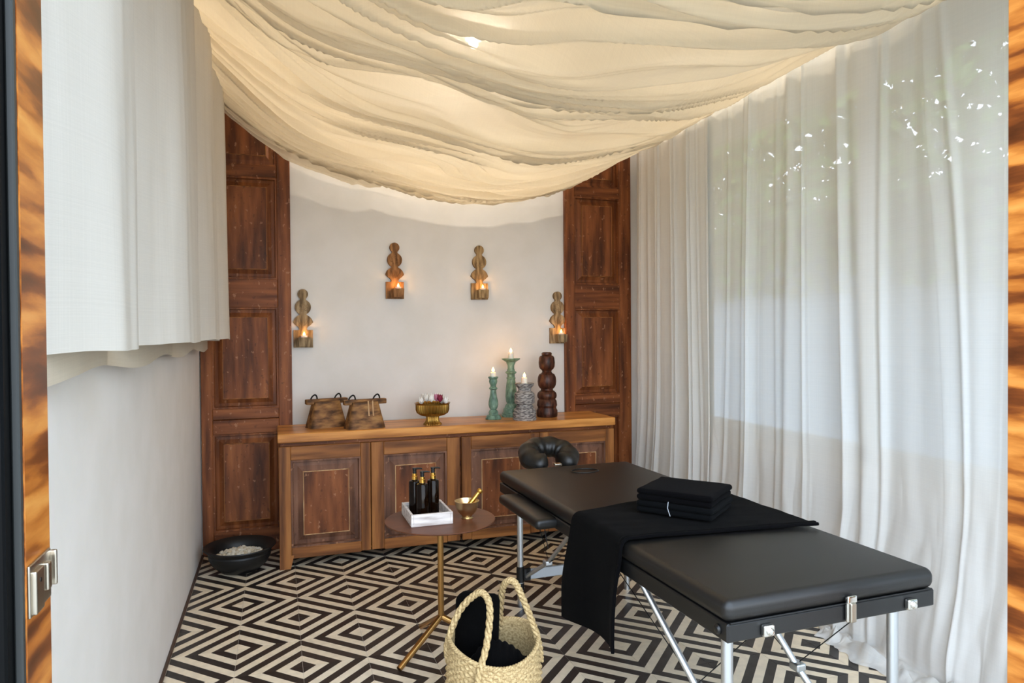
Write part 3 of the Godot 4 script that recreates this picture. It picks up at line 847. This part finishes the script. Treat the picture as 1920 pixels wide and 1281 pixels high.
# ---------------------------------------------------------------- floor bowl
func pebble_bowl() -> void:
	var c := Vector3(-0.037, 0, -0.285)
	var t := thing("clay_bowl", "wide black clay bowl on the floor in the corner, full of pale pebbles", "bowl", c)
	put("body", lathe([Vector2(0, 0), Vector2(0.085, 0), Vector2(0.100, 0.006), Vector2(0.140, 0.040), Vector2(0.160, 0.075), Vector2(0.164, 0.098), Vector2(0.160, 0.106), Vector2(0.176, 0.122), Vector2(0.189, 0.134), Vector2(0.187, 0.139), Vector2(0.160, 0.130), Vector2(0.142, 0.112), Vector2(0.135, 0.090), Vector2(0.10, 0.070), Vector2(0.0, 0.064)], 56), M.black_clay, t)
	var shapes := []
	for k in 4:
		var st := begin()
		var n := noise_of(90 + k, 2)
		st.set_smooth_group(1)
		var sp := func(i: int, j: int) -> Vector3:
			var d := Vector3(sin(PI * i / 6.0) * cos(TAU * j / 9.0), cos(PI * i / 6.0), sin(PI * i / 6.0) * sin(TAU * j / 9.0))
			return d * Vector3(0.0135, 0.0080, 0.0105) * (1.0 + 0.35 * n.get_noise_3dv(d))
		for i in 6:
			for j in 9:
				var q := [sp.call(i, j), sp.call(i, j + 1), sp.call(i + 1, j + 1), sp.call(i + 1, j)]
				if i == 0: q.remove_at(1)
				elif i == 5: q.remove_at(2)
				poly(st, q, Vector3.ZERO)
		shapes.append(done(st))
	for k in 170:
		var a := k * 2.39996
		var r := 0.126 * sqrt((k % 130 + 0.5) / 130.0)
		var o := put("pebble", shapes[k % 4], M["pebble_pale" if k % 3 else "pebble_cream"], null, c + Vector3(r * cos(a), 0.094 + (0.013 if k >= 130 else 0.0) + rng.randf_range(-0.002, 0.004) - 0.08 * r * r / 0.126, r * sin(a)), Basis.from_euler(Vector3(rng.randf_range(-0.4, 0.4), rng.randf() * TAU, rng.randf_range(-0.4, 0.4))))
		tag(o, "small pale pebble lying in the black clay bowl" if k % 3 else "small cream-coloured pebble lying in the black clay bowl", "pebble", "pebbles in the clay bowl")

# ---------------------------------------------------------------- side table and what stands on it
func side_table() -> void:
	var c := Vector3(0.795, 0, 1.03)
	var t := thing("side_table", "round brown side table on a brass stem with three splayed legs", "table", c)
	put("table_top", lathe([Vector2(0, 0.527), Vector2(0.205, 0.527), Vector2(0.222, 0.531), Vector2(0.226, 0.535), Vector2(0.224, 0.5375), Vector2(0.0, 0.5375)], 72), M.table_brown, t)
	put("stem", tube([Vector3(0, 0.125, 0), Vector3(0, 0.527, 0)], 0.0125, 20), M.brass_tube, t)
	for a in [Vector2(-0.197, 0.135), Vector2(-0.040, -0.222), Vector2(0.225, 0.075)]:
		put("leg", tube([Vector3(0, 0.135, 0), Vector3(a.x * 0.5, 0.072, a.y * 0.5), Vector3(a.x, 0.010, a.y)], [0.0125, 0.0122, 0.0115], 16), M.brass_tube, t)
	var top := 0.5378
	# wooden tray
	var tr := thing("tray", "square whitewashed wooden tray holding the pump bottles", "tray", Vector3(0.743, top, 1.008), 0.0)
	var hx := 0.084
	var hz := 0.111
	put("base", box(Vector3(-hx, 0, -hz), Vector3(hx, 0.009, hz), 0.001), M.tray_wood, tr)
	for s in [-1, 1]:
		put("side", box(Vector3(minf(s * hx, s * (hx - 0.010)), 0.009, -hz), Vector3(maxf(s * hx, s * (hx - 0.010)), 0.048, hz), 0.0012), M.tray_wood, tr)
		put("side", box(Vector3(-hx + 0.0102, 0.009, minf(s * hz, s * (hz - 0.010))), Vector3(hx - 0.0102, 0.048, maxf(s * hz, s * (hz - 0.010))), 0.0012), M.tray_wood, tr)
	# pump bottles
	var words := ["dark amber pump bottle in the tray, behind another bottle's shoulder", "dark amber pump bottle in front in the tray, a little lower than its neighbours", "dark amber pump bottle standing apart by the mortar side of the tray"]
	var at := [Vector3(0.705, top + 0.0092, 0.955), Vector3(0.722, top + 0.0092, 1.030), Vector3(0.780, top + 0.0092, 0.965)]
	for k in 3:
		var b := thing("pump_bottle", words[k], "bottle", at[k], [0.15, 0.05, 0.1][k], "pump bottles in the tray")
		put("body", lathe([Vector2(0, 0), Vector2(0.022, 0), Vector2(0.0245, 0.003), Vector2(0.0245, 0.133), Vector2(0.022, 0.139), Vector2(0.012, 0.143), Vector2(0.0115, 0.147), Vector2(0, 0.147)], 28), M.amber_glass, b)
		put("collar", lathe([Vector2(0, 0.145), Vector2(0.0125, 0.145), Vector2(0.0125, 0.158), Vector2(0.0105, 0.160), Vector2(0.0105, 0.170), Vector2(0, 0.170)], 24), M.gold, b)
		var st := begin()
		add_lathe(st, [Vector2(0, 0.169), Vector2(0.008, 0.169), Vector2(0.008, 0.184), Vector2(0.0095, 0.186), Vector2(0.0095, 0.192), Vector2(0, 0.193)], 20)
		add_tube(st, [Vector3(0, 0.189, 0), Vector3(0.020, 0.189, 0), Vector3(0.032, 0.186, 0)], [0.0045, 0.0036, 0.0028], 10)
		put("pump", done(st), M.black_plastic, b)
	# brass mortar and pestle
	var mo := thing("mortar", "satin brass mortar cup on the round side table", "mortar", Vector3(0.900, top, 1.062))
	put("cup", lathe([Vector2(0, 0), Vector2(0.024, 0), Vector2(0.025, 0.003), Vector2(0.020, 0.008), Vector2(0.022, 0.013), Vector2(0.036, 0.028), Vector2(0.045, 0.048), Vector2(0.049, 0.070), Vector2(0.051, 0.073), Vector2(0.048, 0.074), Vector2(0.043, 0.052), Vector2(0.034, 0.032), Vector2(0.020, 0.020), Vector2(0, 0.016)], 48), M.brass_satin, mo)
	var pe := thing("pestle", "bright brass pestle leaning in the mortar cup", "pestle", Vector3(0.893, top + 0.034, 1.062))
	put("rod", lathe([Vector2(0, 0), Vector2(0.009, 0.002), Vector2(0.012, 0.010), Vector2(0.011, 0.030), Vector2(0.0085, 0.088), Vector2(0.0125, 0.094), Vector2(0.0125, 0.101), Vector2(0.009, 0.105), Vector2(0, 0.106)], 24), M.gold, pe, Vector3.ZERO, Basis(Vector3.FORWARD, 0.70))

# ---------------------------------------------------------------- basket
func basket() -> void:
	var c := Vector3(0.840, 0, 1.62)
	var t := thing("woven_basket", "woven seagrass basket bag with two rope handles on the tiled floor", "basket", c)
	var prof := func(y: float) -> float: return 0.118 + 0.038 * smoothstep(0.0, 0.10, y) - 0.006 * smoothstep(0.16, 0.28, y)
	var rows := 26
	var nw := noise_of(77, 2)
	var top := func(a: float) -> float: return 0.280 + 0.014 * cos(2 * a) - 0.020 * sin(a)
	var f := func(u: float, v: float) -> Vector3:
		var a := TAU * u
		var y: float = v * top.call(a)
		var k := v * rows
		var bump := 0.0070 * absf(sin(PI * k)) * (0.5 + 0.5 * sin(a * 30 + PI * floorf(k) + 0.5 * sin(a * 3))) + 0.002 * nw.get_noise_2d(a * 6, y * 60)
		var r: float = prof.call(y) + bump
		return Vector3(r * cos(a), y, r * 0.96 * sin(a))
	put("outer_weave", grid(f, 300, 132, Vector2(6, 2)), M.seagrass, t)
	put("inner_weave", grid(func(u: float, v: float) -> Vector3:
		var a := -TAU * u
		var y: float = v * top.call(a)
		var r: float = prof.call(y) - 0.008 - 0.002 * absf(sin(PI * v * rows))
		return Vector3(r * cos(a), y + 0.003, r * 0.96 * sin(a)), 90, 60), M.seagrass, t)
	var rim := []
	for k in 73:
		var a := TAU * k / 72
		rim.append(Vector3(0.149 * cos(a), top.call(a), 0.149 * 0.96 * sin(a)))
	var st := begin()
	braid(st, rim, 0.0075, 60)
	put("rim", done(st), M.seagrass, t)
	put("base", lathe([Vector2(0, 0.002), Vector2(0.118, 0.002), Vector2(0.118, 0.010), Vector2(0, 0.010)], 40), M.seagrass, t)
	for h in [[Vector3(-0.150, 0.165, -0.02), Vector3(-0.150, 0.215, -0.03), Vector3(-0.112, 0.318, -0.020), Vector3(-0.062, 0.378, 0.005), Vector3(-0.038, 0.382, 0.028), Vector3(-0.030, 0.345, 0.058), Vector3(-0.052, 0.255, 0.098), Vector3(-0.088, 0.170, 0.126), Vector3(-0.092, 0.135, 0.128)],
			[Vector3(0.062, 0.190, -0.132), Vector3(0.058, 0.270, -0.105), Vector3(0.048, 0.365, -0.045), Vector3(0.054, 0.402, -0.010), Vector3(0.074, 0.400, 0.010), Vector3(0.098, 0.345, 0.022), Vector3(0.128, 0.265, 0.030), Vector3(0.146, 0.195, 0.040), Vector3(0.150, 0.140, 0.042)]]:
		var hs := begin()
		braid(hs, smooth_path(h.map(func(p): return p + Vector3(0, 0.062, 0)), 12), 0.0105, 20)
		put("handle", done(hs), M.seagrass, t)
	# what is carried in it
	var tw := thing("rolled_towel", "black towel standing rolled up in the seagrass basket", "towel", c + Vector3(-0.045, 0.085, -0.072))
	put("roll", grid(func(u: float, v: float) -> Vector3:
		var a := TAU * u
		var s := clampf((v - 0.0) / 0.86, 0, 1)
		var r := (0.074 + 0.006 * cos(3 * a + 1.0)) * (1.0 - clampf((v - 0.86) / 0.14, 0, 1)) if v > 0.86 else 0.074 + 0.006 * cos(3 * a + 1.0)
		if v > 0.80 and v <= 0.86: r *= 1.0 - 0.25 * pow((v - 0.80) / 0.06, 2)
		elif v > 0.86: r *= 0.75
		return Vector3(r * cos(a) * 1.02, 0.322 * s + 0.008 * sin(a * 2) * s, r * 0.62 * sin(a)), 48, 50), M.towel_black, tw, Vector3.ZERO, Basis(Vector3.FORWARD, 0.04))
	var rb := thing("ribbed_cloth", "black ribbed cloth heaped in the seagrass basket below the handles", "cloth", c + Vector3(0.012, 0.165, 0.052))
	put("folds", grid(func(u: float, v: float) -> Vector3:
		var x := (u - 0.5) * 0.225
		var z := (v - 0.5) * 0.150
		var rr := Vector2(x / 0.130, z / 0.075).length()
		var y := 0.115 * (1 - pow(minf(rr, 1.0), 2.2)) + 0.060 * (x / 0.1) * -0.6 * (1 - rr * 0.5) + 0.007 * absf(sin((x * 0.9 + z * 0.35) * 150.0)) - 0.05 * z / 0.1
		return Vector3(x, y, z), 110, 50), M.towel_black, rb)

func braid(st: SurfaceTool, path: Array, r: float, turns: float) -> void:  # three twisted strands
	var n := path.size()
	var tot := 0.0
	for k in n - 1: tot += path[k].distance_to(path[k + 1])
	for s in 3:
		var pts := []
		var side := Vector3.ZERO
		var l := 0.0
		var steps := mini(n * 3, 330)
		for q in steps + 1:
			var x := float(q) / steps * (n - 1)
			var k := mini(int(x), n - 2)
			var p: Vector3 = path[k].lerp(path[k + 1], x - k)
			var d: Vector3 = (path[k + 1] - path[k]).normalized()
			if side == Vector3.ZERO: side = d.cross(Vector3.UP if absf(d.y) < 0.9 else Vector3.RIGHT).normalized()
			side = (side - d * side.dot(d)).normalized()
			var a := TAU * (float(q) / steps * turns * 0.5 + s / 3.0)
			pts.append(p + (side * cos(a) + side.cross(d) * sin(a)) * r * 0.55)
			l += 1
		add_tube(st, pts, r * 0.62, 6)

# ---------------------------------------------------------------- massage table
func massage_table() -> void:
	# local frame: x across, z along (towards the doorway is +z), origin on the floor under the middle
	var o := Vector3(1.556, 0, 1.468)
	var t := thing("massage_table", "folding massage table padded in black leather on aluminium legs", "massage table", o, deg_to_rad(0.9))
	var hw := 0.349
	var hl := 0.888
	for s in [-1, 1]:
		put("frame", box(Vector3(-hw, 0.520, minf(0.004 * s, hl * s)), Vector3(hw, 0.568, maxf(0.004 * s, hl * s)), 0.004), M.frame_vinyl, t)
		put("cushion", rbox(Vector3(hw + 0.004, 0.029, hl / 2 - 0.001), 0.024, 6, 0.006), M.leather, t, Vector3(0, 0.5965, s * (hl / 2 + 0.003)))
	put("piping", tube([Vector3(-hw + 0.01, 0.5695, hl - 0.001), Vector3(hw - 0.01, 0.5695, hl - 0.001)], 0.0022, 6), M.black_cord, t)
	# legs: near pair plain tubes, far pair with black height sleeves
	for x in [-0.289, 0.284]:
		put("leg", tube([Vector3(x, 0.0, 0.806), Vector3(x, 0.525, 0.806)], 0.0155, 20), M.aluminium, t)
		var far := put("leg", tube([Vector3(x, 0.0, -0.768), Vector3(x, 0.525, -0.768)], 0.0145, 20), M.aluminium, t)
		put("sleeve", tube([Vector3(x, 0.075, -0.768), Vector3(x, 0.185, -0.768)], 0.0185, 20), M.black_plastic, far)
		put("sleeve_ring", tube([Vector3(x, 0.108, -0.768), Vector3(x, 0.111, -0.768)], 0.0190, 20), M.aluminium, far)
		var sx: float = 1.0 if x < 0 else -1.0
		put("bracket", box(Vector3(minf(x + sx * 0.012, x + sx * 0.048), 0.118, -0.786), Vector3(maxf(x + sx * 0.012, x + sx * 0.048), 0.178, -0.750), 0.003), M.black_plastic, far)
		put("rubber_foot", lathe([Vector2(0, 0), Vector2(0.019, 0), Vector2(0.019, 0.022), Vector2(0, 0.022)], 16), M.black_plastic, t, Vector3(x, 0, 0.806))
	for z in [-0.768]:
		put("crossbar", box(Vector3(-0.245, 0.118, z - 0.006), Vector3(0.245, 0.168, z + 0.006), 0.003), M.brushed_plate, t)
	put("crossbar", box(Vector3(-0.275, 0.118, 0.800), Vector3(0.270, 0.158, 0.812), 0.003), M.brushed_plate, t)
	# folding struts, joints and wire stays
	for x in [-0.235, 0.140]:
		var near := put("strut", tube([Vector3(x - 0.07, 0.525, 0.36), Vector3(x + 0.02, 0.23, 0.56), Vector3(x + 0.08, 0.06, 0.70)], 0.0105, 14), M.aluminium, t)
		put("joint", rbox(Vector3(0.018, 0.013, 0.020), 0.006, 2), M.aluminium, near, Vector3(x + 0.022, 0.232, 0.560))
		put("stay", tube([Vector3(x - 0.04, 0.520, 0.05), Vector3(x + 0.015, 0.245, 0.555)], 0.0017, 6), M.black_cord, near)
		put("stay", tube([Vector3(x + 0.03, 0.245, 0.560), Vector3(x + 0.055, 0.520, 0.82)], 0.0017, 6), M.black_cord, near)
		var far2 := put("strut", tube([Vector3(x - 0.03, 0.135, -0.76), Vector3(x + 0.03, 0.24, -0.62), Vector3(x + 0.08, 0.525, -0.33)], 0.0095, 14), M.aluminium, t)
		put("joint", rbox(Vector3(0.018, 0.013, 0.020), 0.006, 2), M.aluminium, far2, Vector3(x + 0.028, 0.238, -0.625))
		put("stay", tube([Vector3(x + 0.03, 0.245, -0.62), Vector3(x + 0.02, 0.520, -0.82)], 0.0017, 6), M.black_cord, far2)
		put("stay", tube([Vector3(x + 0.03, 0.240, -0.62), Vector3(x + 0.05, 0.520, -0.05)], 0.0017, 6), M.black_cord, far2)
	# chrome fittings on the near end and round bumpers on the near corner
	var ze := hl + 0.002
	for x in [-0.232, 0.252]:
		var k := put("catch", rbox(Vector3(0.017, 0.015, 0.008), 0.005, 3), M.chrome, t, Vector3(x, 0.541, ze + 0.006))
		put("knob", lathe([Vector2(0, 0), Vector2(0.010, 0), Vector2(0.010, 0.005), Vector2(0.006, 0.009), Vector2(0, 0.010)], 16), M.chrome, k, Vector3(0, 0, 0.006), Basis(Vector3.RIGHT, PI / 2))
	var lt := put("latch", rbox(Vector3(0.014, 0.034, 0.006), 0.005, 3), M.chrome, t, Vector3(0.035, 0.557, ze + 0.006))
	put("lever", rbox(Vector3(0.010, 0.026, 0.005), 0.004, 3), M.steel, lt, Vector3(0, -0.006, 0.009))
	put("plate", rbox(Vector3(0.016, 0.010, 0.003), 0.003, 2), M.chrome, lt, Vector3(0, 0.028, 0.006))
	put("bumper", lathe([Vector2(0, 0), Vector2(0.013, 0), Vector2(0.013, 0.004), Vector2(0.009, 0.009), Vector2(0, 0.011)], 16), M.black_plastic, t, Vector3(-hw, 0.545, hl - 0.035), Basis(Vector3.BACK, PI / 2))
	# breathing hole plug in the far cushion
	put("plug", tube(ring_path(Vector3(0.02, 0.6320, -0.70), 0.068, 0.048, 48), 0.0028, 8), M.leather, t)
	# armrest hung beside the far half
	var ar := put("armrest", rbox(Vector3(0.056, 0.021, 0.235), 0.018, 4, 0.003), M.leather, t, Vector3(-hw - 0.030, 0.545, -0.42))
	put("strap", tube([Vector3(0.01, -0.02, 0.15), Vector3(0.012, -0.075, 0.17), Vector3(0.022, -0.12, 0.165)], 0.002, 6), M.black_cord, ar)
	# face cradle: bracket and a horseshoe cushion
	var fc := put("face_cradle", horseshoe(), M.leather, t, Vector3(-0.02, 0.648, -1.055), Basis(Vector3.RIGHT, 0.42))
	put("bracket", box(Vector3(-0.012, -0.075, 0.05), Vector3(0.028, -0.060, 0.26), 0.004), M.aluminium, fc)
	put("buckle", rbox(Vector3(0.020, 0.006, 0.010), 0.003, 2), M.chrome, fc, Vector3(0.012, 0.012, 0.098))

	# towel runner over the table, hanging down on the left
	var tx := Transform3D(Basis(Vector3.UP, deg_to_rad(0.9)), o)
	var nt := noise_of(55, 2)
	var rn := thing("towel_runner", "wide black towel laid across the massage table, hanging down one side", "towel", Vector3(1.556, 0.0, 1.468))
	var g := func(u: float, v: float) -> Vector3:
		var s := u * 1.06     # along the cloth from the far side of the table over the edge and down
		var z0 := lerpf(-0.185, -0.055, u) if s < 0.72 else -0.055
		var x := 0.0
		var y := 0.0
		var flat := 0.68
		var edge := -hw - 0.013
		if s < flat:
			x = lerpf(hw - 0.005, edge + 0.03, s / flat)
			y = 0.641
		else:
			var q := s - flat
			var rr := 0.032
			if q < rr * PI / 2:
				x = edge + 0.03 - rr * sin(q / rr)
				y = 0.641 - rr * (1 - cos(q / rr))
			else:
				x = edge + 0.03 - rr - 0.010 * smoothstep(0, 0.3, q)
				y = 0.641 - rr - (q - rr * PI / 2)
		var hang := maxf(0.0, s - flat)
		var za := lerpf(-0.14, 0.005, clampf(s / flat, 0, 1)) if s < flat else 0.005
		var zb := lerpf(0.455, 0.368, clampf(s / flat, 0, 1)) if s < flat else 0.368
		za -= 0.08 * clampf(hang / 0.3, 0, 1)
		var z := lerpf(za, zb, v)
		if hang > 0.05:
			x -= 0.010 * sin(v * 7.0 + 0.5) * smoothstep(0.05, 0.35, hang) + 0.012 * smoothstep(0.85, 1.0, v) * smoothstep(0.05, 0.2, hang)
			y += (0.055 * (1.0 - v) - 0.035 * sin(PI * v) * 0.3) * smoothstep(0.25, 0.38, hang) * -1.0
		else:
			y += 0.0025 * nt.get_noise_2d(x * 6, z * 9) + 0.007 * smoothstep(0.93, 0.97, v) * smoothstep(1.0, 0.985, v)
		return Vector3(x, y, z)
	var runner := put("cloth", grid(g, 120, 60), M.towel_black, rn)
	rn.rotation.y = deg_to_rad(0.9)
	put("hem", tube(edge_path(g, 60), 0.006, 8), M.towel_aubergine, rn)
	# two folded towels stacked on the runner
	for k in 2:
		var w: String = ["folded slate-coloured towel lying on the black towel, under another folded towel", "folded dark towel on top of the slate-coloured one on the table"][k]
		var ft := thing("folded_towel", w, "towel", tx * Vector3(0.015, 0.648 + 0.0445 * k, 0.150), [-0.92, -0.90][k], "folded towels on the massage table")
		for l in 2:
			put("layer", fold_layer(Vector3(0.140 - 0.003 * k, 0.0105, 0.122), l + 2 * k), M["towel_slate" if k == 0 else "towel_aubergine"], ft, Vector3(0.004 * l, 0.011 + 0.0215 * l, 0.003 * l))
		if k == 1:
			put("ribbon", tube([Vector3(-0.01, 0.010, 0.137), Vector3(-0.012, -0.012, 0.139), Vector3(-0.004, -0.04, 0.136)], 0.0014, 6), M.brushed_plate, ft)

func ring_path(c: Vector3, rx: float, rz: float, n: int) -> Array:
	var out := []
	for k in n + 1: out.append(c + Vector3(rx * cos(TAU * k / n), 0, rz * sin(TAU * k / n)))
	return out

func edge_path(g: Callable, n: int) -> Array:
	var out := []
	for k in n + 1: out.append(g.call(float(k) / n, 1.0))
	return out

func fold_layer(h: Vector3, sd: int) -> ArrayMesh:
	var n := noise_of(120 + sd, 2)
	var st := begin()
	add_rbox(st, h, 0.0102, Transform3D(), 4, 0.0)
	var am := done(st)
	var dt := MeshDataTool.new()
	dt.create_from_surface(am, 0)
	for k in dt.get_vertex_count():
		var v := dt.get_vertex(k)
		v += Vector3(0, 0.001, 0) * n.get_noise_3d(v.x * 9, v.y * 4, v.z * 9) + Vector3(0.006, 0, 0.004) * n.get_noise_3d(v.z * 8, v.y * 30, v.x * 5)
		dt.set_vertex(k, v)
	am.clear_surfaces()
	dt.commit_to_surface(am)
	return am

func horseshoe() -> ArrayMesh:  # stuffed ring, open towards the table
	return grid(func(u: float, v: float) -> Vector3:
		var a := lerpf(deg_to_rad(108), deg_to_rad(432), u)
		var b := TAU * v
		var e := minf(u, 1.0 - u)
		var fat := 0.057 * (sqrt(clampf(1.0 - pow(1.0 - clampf(e / 0.06, 0, 1), 2), 0, 1)))
		fat *= 1.0 + 0.05 * sin(a * 9)
		var c := Vector3(0.108 * cos(a), 0, 0.088 * sin(a))
		var d := Vector3(cos(a), 0, sin(a))
		return c + d * fat * cos(b) + Vector3.UP * fat * 0.92 * sin(b), 96, 24)

# ---------------------------------------------------------------- lamps, latch
func lamps() -> void:
	var at := [Vector3(1.300, 3.1, -0.20), Vector3(2.06, 3.1, 0.98), Vector3(0.42, 3.1, 0.55), Vector3(0.95, 3.1, 1.75)]
	var words := ["round downlight above the drape, nearest the back wall", "round downlight above the drape on the curtain side", "round downlight above the drape on the short curtain's side", "round downlight above the drape, nearest the doorway"]
	for k in at.size():
		var t := thing("ceiling_lamp", words[k], "lamp", at[k], 0.0, "downlights above the drape")
		put("fitting", lathe([Vector2(0, 0), Vector2(0.05, 0), Vector2(0.05, -0.05), Vector2(0.045, -0.05), Vector2(0.04, -0.02), Vector2(0, -0.02)], 32), M.lamp_white, t)
		put("bulb", lathe([Vector2(0, -0.105), Vector2(0.018, -0.100), Vector2(0.028, -0.082), Vector2(0.026, -0.062), Vector2(0.014, -0.035), Vector2(0.012, -0.02), Vector2(0, -0.02)], 24), M.bulb_glow, t)
		var l := OmniLight3D.new()
		l.name = "bulb_light"
		t.add_child(l, true)
		l.position = Vector3(0, -0.078, 0)
		l.light_color = Color(1.0, 0.955, 0.885)
		l.light_energy = LAMP * [2.8, 0.7, 0.8, 0.5][k]
		l.light_size = 0.025
		l.omni_range = 12.0
		l.omni_attenuation = 2.0
		l.shadow_enabled = true

func latch() -> void:
	var t := thing("door_latch", "brushed steel latch keeper screwed to the wooden door jamb", "latch", Vector3(-0.156, 0.953, 2.680))
	put("plate", rbox(Vector3(0.0022, 0.036, 0.046), 0.002, 2), M.steel, t, Vector3(0.002, 0, 0))
	var k := put("keeper", rbox(Vector3(0.004, 0.030, 0.017), 0.0025, 3), M.steel, t, Vector3(0.006, -0.004, 0.022))
	put("screw", lathe([Vector2(0, 0), Vector2(0.003, 0), Vector2(0.003, 0.001), Vector2(0, 0.001)], 14), M.black_plastic, k, Vector3(0.0038, 0.014, 0.0), Basis(Vector3.FORWARD, PI / 2))
	put("bolt", rbox(Vector3(0.005, 0.020, 0.008), 0.003, 3), M.steel, t, Vector3(0.006, 0.003, -0.018))
	put("lip", rbox(Vector3(0.006, 0.026, 0.003), 0.0025, 2), M.steel, t, Vector3(0.006, 0.006, -0.047))

const LAMP := 0.29

func _ready() -> void:
	rng.seed = 7
	var cam := Camera3D.new()
	cam.name = "camera"
	add_child(cam)
	cam.position = Vector3(0.16742, 1.30102, 3.82182)
	cam.basis = Basis(Vector3.UP, -0.3261196) * Basis(Vector3.RIGHT, -0.0133280) * Basis(Vector3.BACK, -0.0073783)
	cam.fov = 52.2978
	cam.near = 0.05
	cam.far = 200.0
	cam.current = true
	var we := WorldEnvironment.new()
	var e := Environment.new()
	e.background_mode = Environment.BG_SKY
	var sm := ProceduralSkyMaterial.new()
	sm.sky_top_color = Color(0.78, 0.85, 0.93)
	sm.sky_horizon_color = Color(0.93, 0.94, 0.95)
	sm.ground_horizon_color = Color(0.80, 0.80, 0.78)
	sm.ground_bottom_color = Color(0.55, 0.54, 0.50)
	e.sky = Sky.new()
	e.sky.sky_material = sm
	e.tonemap_mode = Environment.TONE_MAPPER_LINEAR
	e.tonemap_exposure = 1.0
	e.background_energy_multiplier = 7.0
	e.sdfgi_enabled = true
	e.ssao_enabled = true
	e.ssil_enabled = true
	we.environment = e
	add_child(we)
	materials()
	setting()
	sideboard()
	fabrics()
	massage_table()
	side_table()
	basket()
	pebble_bowl()
	sconces()
	candlesticks()
	bells_and_bowl()
	lamps()
	latch()
